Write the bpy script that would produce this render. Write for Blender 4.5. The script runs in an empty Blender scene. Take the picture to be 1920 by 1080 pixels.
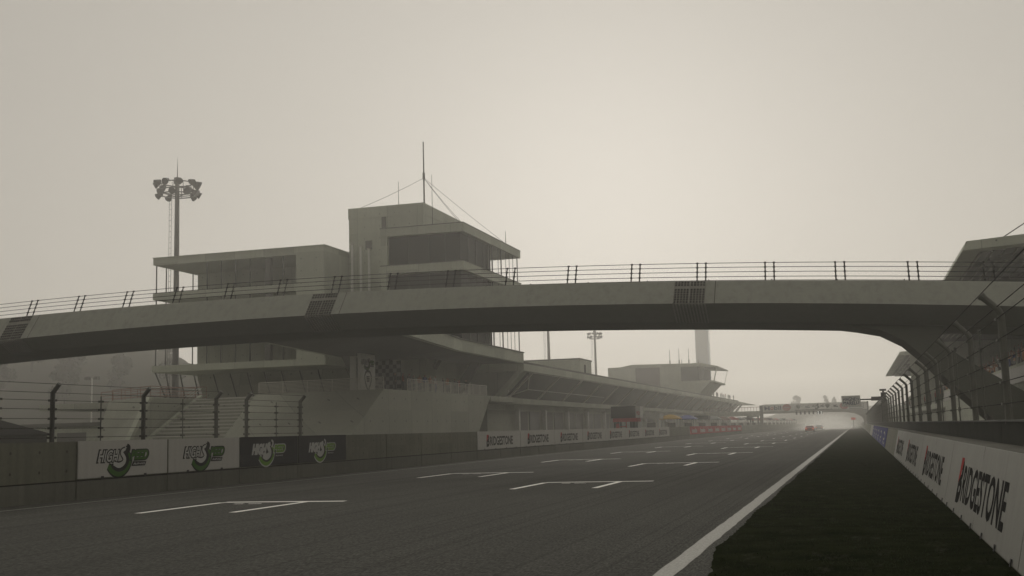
import bpy, bmesh, math, random
from mathutils import Vector, Matrix
random.seed(7)
S = bpy.context.scene
COL = S.collection
rad = math.radians

# ------------------------------------------------------------------ camera
cam_d = bpy.data.cameras.new("camera"); cam = bpy.data.objects.new("camera", cam_d); COL.objects.link(cam)
R_ = Vector((0.957278078538421, 0.2879217388782002, -0.026828205887507547))
U_ = Vector((0.06149406144689788, -0.11203990887544293, 0.9917991425817769))
F_ = Vector((-0.28255470400712523, 0.951077352848093, 0.12495882579037751))
M = Matrix.Identity(4)
for i in range(3):
    M[i][0] = R_[i]; M[i][1] = U_[i]; M[i][2] = -F_[i]
M[0][3], M[1][3], M[2][3] = 0, 0, 1.8
cam.matrix_world = M
cam_d.sensor_width = 36; cam_d.lens = 36 * 2138.403 / 1920
cam_d.clip_start = 0.1; cam_d.clip_end = 9000
S.camera = cam

# ------------------------------------------------------------------ sky, sun, exposure
SUN_EL, SUN_AZ, GL_AZ = rad(12), rad(-11.5), rad(-19)          # azimuth from +Y, clockwise
W = bpy.data.worlds.new("World"); S.world = W; W.use_nodes = True
nt = W.node_tree; nt.nodes.clear()
def N(t, tree=None, **kw):
    n = (tree or nt).nodes.new(t)
    for k, v in kw.items(): setattr(n, k, v)
    return n
sky = N("ShaderNodeTexSky", sky_type='NISHITA', sun_disc=False, sun_elevation=SUN_EL, sun_rotation=SUN_AZ,
        air_density=1.0, dust_density=6.0, ozone_density=1.0)
hs = N("ShaderNodeHueSaturation"); hs.inputs['Saturation'].default_value = 0.25
nt.links.new(sky.outputs[0], hs.inputs['Color'])
tc = N("ShaderNodeTexCoord")
dot = N("ShaderNodeVectorMath", operation='DOT_PRODUCT')
GL_EL = rad(8)
dot.inputs[1].default_value = (math.sin(GL_AZ) * math.cos(GL_EL), math.cos(GL_AZ) * math.cos(GL_EL), math.sin(GL_EL))
nt.links.new(tc.outputs['Generated'], dot.inputs[0])
ramp = N("ShaderNodeValToRGB")                # thick overcast, brightest towards the veiled sun
cr = ramp.color_ramp; cr.interpolation = 'EASE'
SKYPTS = [(0.0, 0.27), (0.42, 0.27), (0.72, 0.33), (0.875, 0.385), (0.945, 0.41), (1.0, 0.425)]
TINT = (1.0, 0.938, 0.832)
while len(cr.elements) < len(SKYPTS): cr.elements.new(0.5)
for e, (p, v) in zip(cr.elements, SKYPTS):
    e.position = p; e.color = (v * TINT[0], v * TINT[1], v * TINT[2], 1)
mr = N("ShaderNodeMapRange"); mr.inputs[1].default_value = -1; mr.inputs[2].default_value = 1
nt.links.new(dot.outputs['Value'], mr.inputs[0]); nt.links.new(mr.outputs[0], ramp.inputs[0])
sc10 = N("ShaderNodeVectorMath", operation='SCALE'); sc10.inputs['Scale'].default_value = 10.0
nt.links.new(ramp.outputs[0], sc10.inputs[0])
mixw = N("ShaderNodeMixRGB"); mixw.inputs[0].default_value = 0.97
nt.links.new(hs.outputs[0], mixw.inputs[1]); nt.links.new(sc10.outputs[0], mixw.inputs[2])
bg = N("ShaderNodeBackground"); bg.inputs['Strength'].default_value = 0.1
wo = N("ShaderNodeOutputWorld")
nt.links.new(mixw.outputs[0], bg.inputs[0]); nt.links.new(bg.outputs[0], wo.inputs[0])
sun_d = bpy.data.lights.new("sun", 'SUN'); sun_d.energy = 1.3; sun_d.angle = rad(66); sun_d.color = (1, 0.945, 0.84)
sun = bpy.data.objects.new("sun", sun_d); COL.objects.link(sun)
sdir = Vector((math.sin(SUN_AZ) * math.cos(SUN_EL), math.cos(SUN_AZ) * math.cos(SUN_EL), math.sin(SUN_EL)))
sun.rotation_euler = sdir.to_track_quat('Z', 'Y').to_euler(); sun.location = sdir * 200
S.view_settings.view_transform = 'Standard'; S.view_settings.look = 'None'
S.view_settings.exposure = 0.0; S.view_settings.gamma = 1.0; S.view_settings.use_curve_mapping = False
S.cycles.volume_bounces = 1
S.cycles.max_bounces = 6

# ------------------------------------------------------------------ materials
def new_mat(name):
    m = bpy.data.materials.new(name); m.use_nodes = True
    t = m.node_tree; b = t.nodes['Principled BSDF']
    return m, t, b
def mth(t, op, a, b=None, c=None):
    n = t.nodes.new("ShaderNodeMath"); n.operation = op
    for i, v in enumerate((a, b, c)):
        if v is None: continue
        if isinstance(v, (int, float)): n.inputs[i].default_value = v
        else: t.links.new(v, n.inputs[i])
    return n.outputs[0]
def noise(t, vec, scale, detail=4, rough=0.55):
    n = t.nodes.new("ShaderNodeTexNoise"); n.inputs['Scale'].default_value = scale
    n.inputs['Detail'].default_value = detail; n.inputs['Roughness'].default_value = rough
    if vec is not None: t.links.new(vec, n.inputs['Vector'])
    return n.outputs[0]
def mapping(t, vec, s):
    n = t.nodes.new("ShaderNodeMapping"); n.inputs['Scale'].default_value = s
    t.links.new(vec, n.inputs['Vector']); return n.outputs[0]
def mul_color(t, col, fac):
    n = t.nodes.new("ShaderNodeVectorMath"); n.operation = 'SCALE'
    if isinstance(col, tuple): n.inputs[0].default_value = col
    else: t.links.new(col, n.inputs[0])
    t.links.new(fac, n.inputs['Scale']); return n.outputs[0]
def plain(name, c, rough=0.6, var=0.12, scale=3.0, metal=0.0, spec=0.25):
    m, t, b = new_mat(name)
    tcn = t.nodes.new("ShaderNodeTexCoord")
    f = noise(t, tcn.outputs['Object'], scale)
    f = mth(t, 'MULTIPLY_ADD', f, var * 2, 1 - var)
    t.links.new(mul_color(t, c, f), b.inputs['Base Color'])
    b.inputs['Roughness'].default_value = rough; b.inputs['Metallic'].default_value = metal
    b.inputs['Specular IOR Level'].default_value = spec
    return m
def concrete(name, c, panel=(3.6, 2.7), holes=True, joints=True, var=0.3, streak=0.13, rough=0.85, pvar=0.12, tint=None):
    """board-marked concrete: blotches, vertical rain streaks, casting joints and tie holes"""
    m, t, b = new_mat(name)
    tcn = t.nodes.new("ShaderNodeTexCoord"); v = tcn.outputs['Object']
    f = mth(t, 'MULTIPLY_ADD', noise(t, v, 0.35, 5), var, 1 - var * 0.5)
    f = mth(t, 'MULTIPLY', f, mth(t, 'MULTIPLY_ADD', noise(t, v, 6.0, 6, 0.7), var, 1 - var * 0.5))
    st = noise(t, mapping(t, v, (2.2, 2.2, 0.12)), 1.6, 3)
    st = mth(t, 'SMOOTH_MIN', mth(t, 'MULTIPLY_ADD', st, 2.2, -0.2), 1.0, 0.2)
    f = mth(t, 'MULTIPLY', f, mth(t, 'MULTIPLY_ADD', st, streak, 1 - streak))
    sp = t.nodes.new("ShaderNodeSeparateXYZ"); t.links.new(v, sp.inputs[0])
    u = mth(t, 'ADD', sp.outputs[0], sp.outputs[1]); z = sp.outputs[2]
    pu = mth(t, 'DIVIDE', u, panel[0]); pz = mth(t, 'DIVIDE', z, panel[1])
    if pvar:
        cx = t.nodes.new("ShaderNodeCombineXYZ")
        t.links.new(mth(t, 'FLOOR', pu), cx.inputs[0]); t.links.new(mth(t, 'FLOOR', pz), cx.inputs[1])
        wn = t.nodes.new("ShaderNodeTexWhiteNoise"); t.links.new(cx.outputs[0], wn.inputs[0])
        f = mth(t, 'MULTIPLY', f, mth(t, 'MULTIPLY_ADD', wn.outputs[0], pvar * 2, 1 - pvar))
    if joints:
        j = mth(t, 'LESS_THAN', mth(t, 'FRACT', pu), 0.012)
        f = mth(t, 'MULTIPLY', f, mth(t, 'MULTIPLY_ADD', j, -0.35, 1.0))
    if holes:
        a = mth(t, 'SUBTRACT', mth(t, 'FRACT', mth(t, 'DIVIDE', u, panel[0] / 2)), 0.5)
        a = mth(t, 'MULTIPLY', a, panel[0] / 2)
        c2 = mth(t, 'SUBTRACT', mth(t, 'FRACT', mth(t, 'DIVIDE', z, panel[1] / 2)), 0.5)
        c2 = mth(t, 'MULTIPLY', c2, panel[1] / 2)
        d = mth(t, 'ADD', mth(t, 'MULTIPLY', a, a), mth(t, 'MULTIPLY', c2, c2))
        r_ = 0.035 * panel[0] / 3.6 * 1.9
        h = mth(t, 'LESS_THAN', d, r_ * r_)
        f = mth(t, 'MULTIPLY', f, mth(t, 'MULTIPLY_ADD', h, -0.55, 1.0))
    t.links.new(mul_color(t, c, f), b.inputs['Base Color'])
    b.inputs['Roughness'].default_value = rough; b.inputs['Specular IOR Level'].default_value = 0.25
    bp = t.nodes.new("ShaderNodeBump"); bp.inputs['Strength'].default_value = 0.25; bp.inputs['Distance'].default_value = 0.02
    t.links.new(noise(t, v, 14, 5), bp.inputs['Height']); t.links.new(bp.outputs[0], b.inputs['Normal'])
    return m
def emis(name, c, s):
    m, t, b = new_mat(name)
    b.inputs['Base Color'].default_value = (*c, 1); b.inputs['Emission Color'].default_value = (*c, 1)
    b.inputs['Emission Strength'].default_value = s
    return m
def glass_dark(name, c=(0.02, 0.02, 0.018), rough=0.5):
    m = plain(name, c, rough, 0.1, 0.4, 0, 0.01); return m

GREY = (0.43, 0.45, 0.37)
K = {}
K['conc'] = concrete('building_concrete', GREY)
K['conc_d'] = concrete('soffit_concrete', (0.13, 0.13, 0.113), holes=False)  # underside shade put into the concrete's colour; copings and columns share it
K['conc_pod'] = concrete('podium_concrete', (0.35, 0.36, 0.30), (5.2, 4.0))
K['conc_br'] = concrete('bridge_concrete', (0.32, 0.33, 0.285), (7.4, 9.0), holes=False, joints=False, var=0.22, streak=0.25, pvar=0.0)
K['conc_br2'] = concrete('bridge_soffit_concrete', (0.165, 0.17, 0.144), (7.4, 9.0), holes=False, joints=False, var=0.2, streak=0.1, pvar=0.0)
K['stud_base'] = plain('stud_block_concrete', (0.23, 0.23, 0.2), 0.8, 0.2)
K['stud'] = plain('stud_block_metal', (0.05, 0.05, 0.045), 0.7, 0.2)
K['conc_wall'] = concrete('barrier_concrete', (0.158, 0.158, 0.118), (2.56, 1.24), holes=True, joints=False, var=0.5, streak=0.4)
K['conc_base'] = concrete('wall_base_concrete', (0.14, 0.14, 0.115), (5.12, 3), holes=False, joints=False, var=0.45, streak=0.35)
K['conc_top'] = concrete('barrier_top_concrete', (0.075, 0.074, 0.055), (2.9, 3), holes=False, var=0.6, streak=0.0)
K['joint'] = plain('dark_joint', (0.012, 0.012, 0.011), 0.9)
K['white_board'] = concrete('white_board_paint', (0.46, 0.45, 0.42), (2.55, 3), holes=False, joints=False, var=0.16, streak=0.14, rough=0.55, pvar=0.03)
K['white_board_r'] = concrete('dimmed_white_board_paint', (0.27, 0.27, 0.245), (2.9, 3), holes=False, joints=False, var=0.22, streak=0.2, rough=0.6, pvar=0.03)  # white board paint darkened in colour to offset the sky light it catches
K['black_board'] = plain('black_board_paint', (0.02, 0.021, 0.024), 0.7, 0.2, 2, spec=0.1)
K['red_board'] = plain('red_board_paint', (0.42, 0.022, 0.035), 0.8, 0.15, 1, spec=0.05)
K['blue_board'] = plain('blue_board_paint', (0.022, 0.026, 0.17), 0.8, 0.15, 1, spec=0.05)
K['ink'] = plain('black_lettering', (0.010, 0.010, 0.010), 0.9, spec=0.03)
K['ink_w'] = plain('white_lettering', (0.5, 0.5, 0.48), 0.5)
K['ink_green'] = plain('green_lettering', (0.04, 0.12, 0.012), 0.8, spec=0.05)
K['ink_green_l'] = plain('light_green_lettering', (0.14, 0.27, 0.03), 0.8, spec=0.05)
K['ink_red'] = plain('red_lettering', (0.38, 0.03, 0.03), 0.8, spec=0.05)
K['ink_blue'] = plain('blue_lettering', (0.012, 0.018, 0.10), 0.8, spec=0.05)
K['steel'] = plain('dark_galvanised_steel', (0.055, 0.055, 0.05), 0.55, 0.25, 8, 0.3)
K['steel_l'] = plain('weathered_grey_steel', (0.11, 0.108, 0.098), 0.55, 0.2, 6, 0.2)
K['fence_r'] = plain('grey_fence_steel', (0.17, 0.172, 0.15), 0.6, 0.3, 5, 0.1)
K['steel_w'] = plain('fade_toned_steel', (0.135, 0.135, 0.12), 0.7, 0.2, 6, 0.1)  # paler tone imitates the farther posts and rods fading into the background
K['wire'] = plain('fence_wire', (0.02, 0.02, 0.018), 0.8, spec=0.05)
K['whitepost'] = plain('white_painted_metal', (0.55, 0.54, 0.5), 0.5)
K['glass'] = glass_dark('dark_tinted_glass')
K['glass2'] = glass_dark('pit_box_glass', (0.085, 0.085, 0.075), 0.35)
K['recess'] = plain('recess_wall', (0.13, 0.128, 0.115), 0.8)
K['rail'] = plain('railing_paint', (0.30, 0.30, 0.265), 0.5)
K['rail_l'] = plain('pale_railing_paint', (0.62, 0.60, 0.54), 0.5)
K['rail_red'] = plain('red_brown_railing', (0.2, 0.1, 0.075), 0.5)
K['door'] = plain('garage_shutter', (0.13, 0.125, 0.115), 0.6, 0.1, 0.5)
K['door2'] = plain('grey_garage_shutter', (0.19, 0.19, 0.185), 0.6, 0.1, 0.5)
K['purple'] = plain('dark_cladding', (0.12, 0.1, 0.1), 0.6)
K['black'] = plain('black_plastic', (0.02, 0.02, 0.02), 0.5)
K['pale'] = plain('pale_blue_cladding', (0.45, 0.48, 0.5), 0.5)

def asphalt():
    m, t, b = new_mat('asphalt')
    tcn = t.nodes.new("ShaderNodeTexCoord"); v = tcn.outputs['Object']
    f = mth(t, 'MULTIPLY_ADD', noise(t, v, 32, 4, 0.9), 2.6, -0.3)
    f = mth(t, 'MULTIPLY', f, mth(t, 'MULTIPLY_ADD', noise(t, v, 7, 4, 0.8), 1.7, 0.15))
    f = mth(t, 'MULTIPLY', f, mth(t, 'MULTIPLY_ADD', noise(t, v, 0.22, 5), 0.5, 0.75))
    gr = noise(t, mapping(t, v, (1, .22, 1)), 34, 2, .6)
    f = mth(t, 'MULTIPLY', f, mth(t, 'MULTIPLY_ADD', gr, 3.0, -0.5))
    lane = noise(t, mapping(t, v, (1.1, 0.006, 1)), 1.0, 5, 0.65)
    f = mth(t, 'MULTIPLY', f, mth(t, 'MULTIPLY_ADD', lane, 0.9, 0.55))
    # thin dark rubber lines left by tyres along the track
    tl = noise(t, mapping(t, v, (5.0, 0.012, 1)), 1.0, 2, 0.5)
    tl = mth(t, 'GREATER_THAN', tl, 0.60)
    f = mth(t, 'MULTIPLY', f, mth(t, 'MULTIPLY_ADD', tl, -0.22, 1.0))
    t.links.new(mul_color(t, (0.07, 0.07, 0.0625), f), b.inputs['Base Color'])
    b.inputs['Roughness'].default_value = 0.92; b.inputs['Specular IOR Level'].default_value = 0.1
    bp = t.nodes.new("ShaderNodeBump"); bp.inputs['Strength'].default_value = 0.6; bp.inputs['Distance'].default_value = 0.012
    t.links.new(noise(t, v, 55, 3, 0.8), bp.inputs['Height']); t.links.new(bp.outputs[0], b.inputs['Normal'])
    return m
K['asphalt'] = asphalt()
def grassmat(name, c1, c2, sc=1.2):
    m, t, b = new_mat(name)
    tcn = t.nodes.new("ShaderNodeTexCoord"); v = tcn.outputs['Object']
    f = mth(t, 'MULTIPLY', noise(t, v, sc, 6, 0.7), 1.0)
    f2 = mth(t, 'MULTIPLY_ADD', noise(t, v, 30, 3, 0.8), 0.8, 0.6)
    n = t.nodes.new("ShaderNodeMixRGB"); n.inputs[1].default_value = (*c1, 1); n.inputs[2].default_value = (*c2, 1)
    t.links.new(mth(t, 'SMOOTHSTEP' if False else 'MULTIPLY_ADD', f, 2.6, -0.8), n.inputs[0]); n.use_clamp = True
    t.links.new(mul_color(t, n.outputs[0], f2), b.inputs['Base Color'])
    b.inputs['Roughness'].default_value = 1.0; b.inputs['Specular IOR Level'].default_value = 0.0
    bp = t.nodes.new("ShaderNodeBump"); bp.inputs['Strength'].default_value = 0.8; bp.inputs['Distance'].default_value = 0.03
    t.links.new(noise(t, v, 28, 4, 0.8), bp.inputs['Height']); t.links.new(bp.outputs[0], b.inputs['Normal'])
    return m
K['grass'] = grassmat('grass_turf', (0.006, 0.0095, 0.003), (0.024, 0.030, 0.012))
def add_flecks(m):
    t = m.node_tree; b = t.nodes['Principled BSDF']; old = b.inputs['Base Color'].links[0].from_socket
    tcn = t.nodes.new("ShaderNodeTexCoord"); v = tcn.outputs['Object']
    k = noise(t, mapping(t, v, (1.6, .55, 1)), 1.5, 6, .75); k = mth(t, 'MULTIPLY_ADD', k, 7.0, -3.95)
    k = mth(t, 'MULTIPLY', mth(t, 'MINIMUM', mth(t, 'MAXIMUM', k, 0.0), 1.0), noise(t, mapping(t, v, (1, .4, 1)), 22, 3, .8))
    n = t.nodes.new("ShaderNodeMixRGB"); t.links.new(k, n.inputs[0]); t.links.new(old, n.inputs[1]); n.inputs[2].default_value = (.08, .078, .058, 1)
    t.links.new(n.outputs[0], b.inputs['Base Color'])
add_flecks(K['grass'])
K['blade'] = plain('grass_blades', (0.03, 0.038, 0.017), 1.0, 0.8, 1.0, 0, 0.0)
K['field'] = grassmat('field', (0.05, 0.052, 0.035), (0.075, 0.07, 0.05), 0.05)
K['hill'] = grassmat('hillside', (0.04, 0.045, 0.028), (0.06, 0.058, 0.04), 0.08)
def linepaint(name, c, wear):
    m, t, b = new_mat(name)
    tcn = t.nodes.new("ShaderNodeTexCoord"); v = tcn.outputs['Object']
    w = mth(t, 'MULTIPLY_ADD', noise(t, v, 9, 6, 0.75), wear, 1 - wear * 0.6)
    w = mth(t, 'MULTIPLY', w, mth(t, 'MULTIPLY_ADD', noise(t, mapping(t, v, (1, .25, 1)), 34, 2, .6), wear * 1.6, 1 - wear * .8))
    t.links.new(mul_color(t, c, w), b.inputs['Base Color']); b.inputs['Roughness'].default_value = 0.6
    return m
K['line'] = linepaint('worn_white_line', (0.25, 0.25, 0.22), 0.6)
K['line_grid'] = linepaint('bright_white_line', (0.97, 0.96, 0.9), 0.04)
K['sign_white'] = plain('clean_white_sign', (0.72, 0.72, 0.68), 0.6, 0.08, 1)

# ------------------------------------------------------------------ mesh helpers
class MB:
    def __init__(s): s.v = []; s.f = []; s.mi = []
    def add(s, vs, fs, mi=0):
        o = len(s.v); s.v += [tuple(p) for p in vs]; s.f += [tuple(i + o for i in f) for f in fs]; s.mi += [mi] * len(fs); return s
    def hexa(s, p, mi=0):   # 8 points: bottom 4 ccw, top 4 ccw
        return s.add(p, [(3, 2, 1, 0), (4, 5, 6, 7), (0, 1, 5, 4), (1, 2, 6, 5), (2, 3, 7, 6), (3, 0, 4, 7)], mi)
    def box(s, x0, x1, y0, y1, z0, z1, mi=0):
        return s.hexa([(x0, y0, z0), (x1, y0, z0), (x1, y1, z0), (x0, y1, z0), (x0, y0, z1), (x1, y0, z1), (x1, y1, z1), (x0, y1, z1)], mi)
    def quad(s, a, b, c, d, mi=0): return s.add([a, b, c, d], [(0, 1, 2, 3)], mi)
    def prism(s, poly, axis, a, b, mi=0):
        """poly in the two other axes (x,z for 'y'; y,z for 'x'; x,y for 'z')"""
        def P(u, v, w): return {'y': (u, w, v), 'x': (w, u, v), 'z': (u, v, w)}[axis]
        n = len(poly)
        vs = [P(u, v, a) for u, v in poly] + [P(u, v, b) for u, v in poly]
        fs = [tuple(range(n)), tuple(range(2 * n - 1, n - 1, -1))] + [(i, i + n, (i + 1) % n + n, (i + 1) % n) for i in range(n)]
        return s.add(vs, fs, mi)
    def tube(s, a, b, r, n=8, r2=None, mi=0):
        a = Vector(a); b = Vector(b); d = (b - a)
        if d.length < 1e-6: return s
        q = d.to_track_quat('Z', 'Y'); r2 = r if r2 is None else r2
        vs = [a + q @ Vector((r * math.cos(6.2832 * i / n), r * math.sin(6.2832 * i / n), 0)) for i in range(n)] + \
             [b + q @ Vector((r2 * math.cos(6.2832 * i / n), r2 * math.sin(6.2832 * i / n), 0)) for i in range(n)]
        fs = [(i, (i + 1) % n, (i + 1) % n + n, i + n) for i in range(n)] + [tuple(range(n - 1, -1, -1)), tuple(range(n, 2 * n))]
        return s.add(vs, fs, mi)
    def path(s, pts, r, n=6, mi=0):
        for a, b in zip(pts, pts[1:]): s.tube(a, b, r, n, None, mi)
        return s
def base_of(o):
    while o is not None:
        if o.parent is None: return o.location
        o = o.parent
    return Vector((0, 0, 0))
def fin(me, sharp=True):
    bm = bmesh.new(); bm.from_mesh(me); bmesh.ops.recalc_face_normals(bm, faces=bm.faces); bm.to_mesh(me); bm.free()
def obj(name, mb, mats, parent=None, label=None, loc=None, smooth=False, recalc=True):
    b = Vector(loc) if loc is not None else (Vector(base_of(parent)) if parent else Vector((0, 0, 0)))
    me = bpy.data.meshes.new(name)
    me.from_pydata([(p[0] - b.x, p[1] - b.y, p[2] - b.z) for p in mb.v], [], mb.f)
    for m in (mats if isinstance(mats, (list, tuple)) else [mats]): me.materials.append(m)
    me.polygons.foreach_set('material_index', mb.mi)
    if recalc: fin(me)
    if smooth: me.polygons.foreach_set('use_smooth', [True] * len(me.polygons))
    o = bpy.data.objects.new(name, me); COL.objects.link(o)
    if parent is not None: o.parent = parent
    else: o.location = b
    if label: o['label'] = label
    return o
def tag(o, label, cat=None, group=None, kind=None):
    if label: o['label'] = label
    if cat: o['category'] = cat
    if group: o['group'] = group
    if kind: o['kind'] = kind
    return o
def thing(name, label, cat, loc, group=None):
    o = bpy.data.objects.new(name, None); COL.objects.link(o); o.location = loc
    o.empty_display_size = 0.3
    return tag(o, label, cat, group)
def dup(root, loc, label, group=None):
    r = root.copy(); COL.objects.link(r); r.location = loc; r['label'] = label
    if group: r['group'] = group
    for ch in root.children:
        c = ch.copy(); COL.objects.link(c); c.parent = r
        for g in ch.children:
            d = g.copy(); COL.objects.link(d); d.parent = c
    return r
def structure(name, mb, m, label=None, **kw):
    o = obj(name, mb, m, **kw); o['kind'] = 'structure'
    if label: o['label'] = label
    return o

# lettering: the outline of a word as a flat mesh, fitted into a (width, height) box
_tc = {}
def word(txt, bold=0.0, shear=0.0, sp=1.0):
    k = (txt, bold, shear, sp)
    if k in _tc: return _tc[k]
    cu = bpy.data.curves.new('lettering', 'FONT'); cu.body = txt; cu.size = 1; cu.offset = bold; cu.shear = shear
    cu.space_character = sp; cu.resolution_u = 3; cu.fill_mode = 'FRONT'
    o = bpy.data.objects.new('lettering', cu); COL.objects.link(o)
    dg = bpy.context.evaluated_depsgraph_get(); dg.update()
    me = bpy.data.meshes.new_from_object(o.evaluated_get(dg))
    vs = [(v.co.x, v.co.y) for v in me.vertices]; fs = [tuple(p.vertices) for p in me.polygons]
    bpy.data.objects.remove(o); bpy.data.curves.remove(cu); bpy.data.meshes.remove(me)
    x0 = min(v[0] for v in vs); x1 = max(v[0] for v in vs); y0 = min(v[1] for v in vs); y1 = max(v[1] for v in vs)
    _tc[k] = ([((v[0] - x0) / (x1 - x0), (v[1] - y0) / (y1 - y0)) for v in vs], fs)
    return _tc[k]
def put_word(mb, fmap, txt, u0, u1, v0, v1, d=0.004, bold=0.0, shear=0.0, sp=1.0, mi=0):
    vs, fs = word(txt, bold, shear, sp)
    return mb.add([fmap(u0 + a * (u1 - u0), v0 + b * (v1 - v0), d) for a, b in vs], fs, mi)
def put_poly(mb, fmap, poly, d, mi=0):
    return mb.add([fmap(u, v, d) for u, v in poly], [tuple(range(len(poly)))], mi)
def ribbon(mb, fmap, pts, widths, d, mi=0):
    n = len(pts); L = []; Rr = []
    for i in range(n):
        a = Vector(pts[max(i - 1, 0)]); b = Vector(pts[min(i + 1, n - 1)]); t_ = (b - a).normalized(); nn = Vector((-t_.y, t_.x))
        p = Vector(pts[i]); w = widths[i] / 2
        L.append(p + nn * w); Rr.append(p - nn * w)
    vs = [fmap(p.x, p.y, d) for p in L] + [fmap(p.x, p.y, d) for p in Rr]
    return mb.add(vs, [(i, i + 1, i + 1 + n, i + n) for i in range(n - 1)], mi)
def smooth_pts(pts, k=4):
    out = []
    n = len(pts)
    for i in range(n - 1):
        p0 = pts[max(i - 1, 0)]; p1 = pts[i]; p2 = pts[i + 1]; p3 = pts[min(i + 2, n - 1)]
        for j in range(k):
            t = j / k
            out.append(tuple(0.5 * (2 * p1[c] + (p2[c] - p0[c]) * t + (2 * p0[c] - 5 * p1[c] + 4 * p2[c] - p3[c]) * t * t +
                             (3 * p1[c] - p0[c] - 3 * p2[c] + p3[c]) * t ** 3) for c in range(len(p1))))
    out.append(tuple(pts[-1])); return out

# ------------------------------------------------------------------ ground, track, verge
g = MB(); g.quad((-1500, -180, -0.03), (1500, -180, -0.03), (1500, 1500, -0.03), (-1500, 1500, -0.03))
structure('ground', g, K['field'])
g = MB()
ys = [-30 + 2.5 * i for i in range(60)] + [120 + 20 * i for i in range(45)]
g.quad((-24.1, -40, 0), (-1.7, -40, 0), (-1.7, 1000, 0), (-24.1, 1000, 0))
structure('road', g, K['asphalt'])
g = MB(); g.quad((-46, -40, -0.012), (-24.1, -40, -0.012), (-24.1, 620, -0.012), (-46, 620, -0.012))
structure('pit_lane', g, K['asphalt'])
# verge: ragged edge against the asphalt
g = MB(); rr = random.Random(3)
edge = []; y = -30.0
while y < 1000:
    edge.append((-2.12 + rr.uniform(-0.022, 0.022) + .03 * math.sin(y * .7) + (.3 * min(1, max(0, (17.5 - y) / 3.0)) if y < 18 else 0), y)); y += 0.18 if y < 60 else (1.5 if y < 150 else 25)
vs = [(x, y, 0.008) for x, y in edge] + [(2.4, y, 0.008) for x, y in edge]; n = len(edge)
g.add(vs, [(i, i + n, i + n + 1, i + 1) for i in range(n - 1)])
structure('grass_ground', g, K['grass'])
g = MB()
for i in range(20000):
    yy = 12.5 + 42 * rr.random() ** 1.7; xx = rr.uniform(-2.1 + .3 * min(1, max(0, (17.5 - yy) / 3.0)), 1.66)
    dens = 0.5 + 0.5 * math.sin(xx * 2.1 + math.sin(yy * .9) * 2) * math.sin(yy * 1.3 + xx)
    if rr.random() > 0.25 + dens: continue
    h = rr.uniform(.015, .045); a = rr.uniform(0, 6.28); w = rr.uniform(.006, .012); lx = rr.uniform(-.03, .03); ly = rr.uniform(-.03, .03)
    ca, sa = math.cos(a) * w, math.sin(a) * w
    g.add([(xx - ca, yy - sa, .004), (xx + ca, yy + sa, .004), (xx + lx, yy + ly, h)], [(0, 1, 2)])
tag(obj('grass', g, K['blade'], recalc=False), 'short dark grass growing on the verge beside the track', kind='stuff')
# painted lines
g = MB()
pts = []; y = -30
while y < 60:
    pts.append(y); y += 0.5
pts += [60 + 15 * i for i in range(56)]
L = [(-2.52 + rr.uniform(-.012, .012), y, .004) for y in pts]; Rr = [(-2.25 + rr.uniform(-.014, .014), y, .004) for y in pts]
n = len(pts); g.add(L + Rr, [(i, i + n, i + n + 1, i + 1) for i in range(n - 1)])
structure('road_line', g, K['line'], 'broad worn white line along the grass verge')
g = MB(); g.quad((-22.79, -30, .004), (-22.66, -30, .004), (-22.66, 900, .004), (-22.79, 900, .004))
structure('road_line', g, K['line'], 'thin worn white line along the pit wall')
for k in range(17):
    for side, x0, y0 in (('left', -17.6, 29.5), ('right', -10.55, 39.0)):
        yy = y0 + 19.45 * k; g = MB(); w = .055 + .0012 * yy * 0; wl = .105
        g.quad((x0, yy - .06, .004), (x0 + 3.78, yy - .06, .004), (x0 + 3.78, yy + .28, .004), (x0, yy + .28, .004))
        g.quad((x0 - wl, yy - 4.1, .004), (x0 + wl, yy - 4.1, .004), (x0 + wl, yy - .06, .004), (x0 - wl, yy - .06, .004))
        xi = x0 + 2.64
        g.quad((xi - wl, yy - 4.0, .004), (xi + wl, yy - 4.0, .004), (xi + wl, yy - .06, .004), (xi - wl, yy - .06, .004))
        g.quad((x0 + .75, yy - .75, .004), (x0 + 1.05, yy - .75, .004), (x0 + 1.05, yy - .6, .004), (x0 + .75, yy - .6, .004))
        g.quad((x0 + 1.2, yy - .75, .004), (x0 + 1.6, yy - .75, .004), (x0 + 1.6, yy - .62, .004), (x0 + 1.2, yy - .62, .004))
        structure('road_marking', g, K['line_grid'])

# ------------------------------------------------------------------ pit wall on the left
XW = -24.27
pw = thing('pit_wall', 'long concrete pit wall with a darker base, along the left edge of the track', 'wall', (XW, 60, 0))
g = MB(); g.box(XW - .5, XW - .09, -30, 560, -.02, 1.80); obj('wall_core', g, K['joint'], pw)
g1 = MB(); g2 = MB(); g3 = MB()
y = 31.67 - 5.11 * 12
while y < 555:
    g1.box(XW - .12, XW, y + .03, y + 5.08, .62, 1.86); g2.box(XW - .12, XW + .012, y + .03, y + 5.08, -.02, .575)
    g3.box(XW - .52, XW - .12, y + .01, y + 5.10, 1.80, 1.86)
    y += 5.11
obj('wall_panel', g1, K['conc_wall'], pw); obj('wall_base', g2, K['conc_base'], pw); obj('wall_cap', g3, K['conc_base'], pw)

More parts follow.
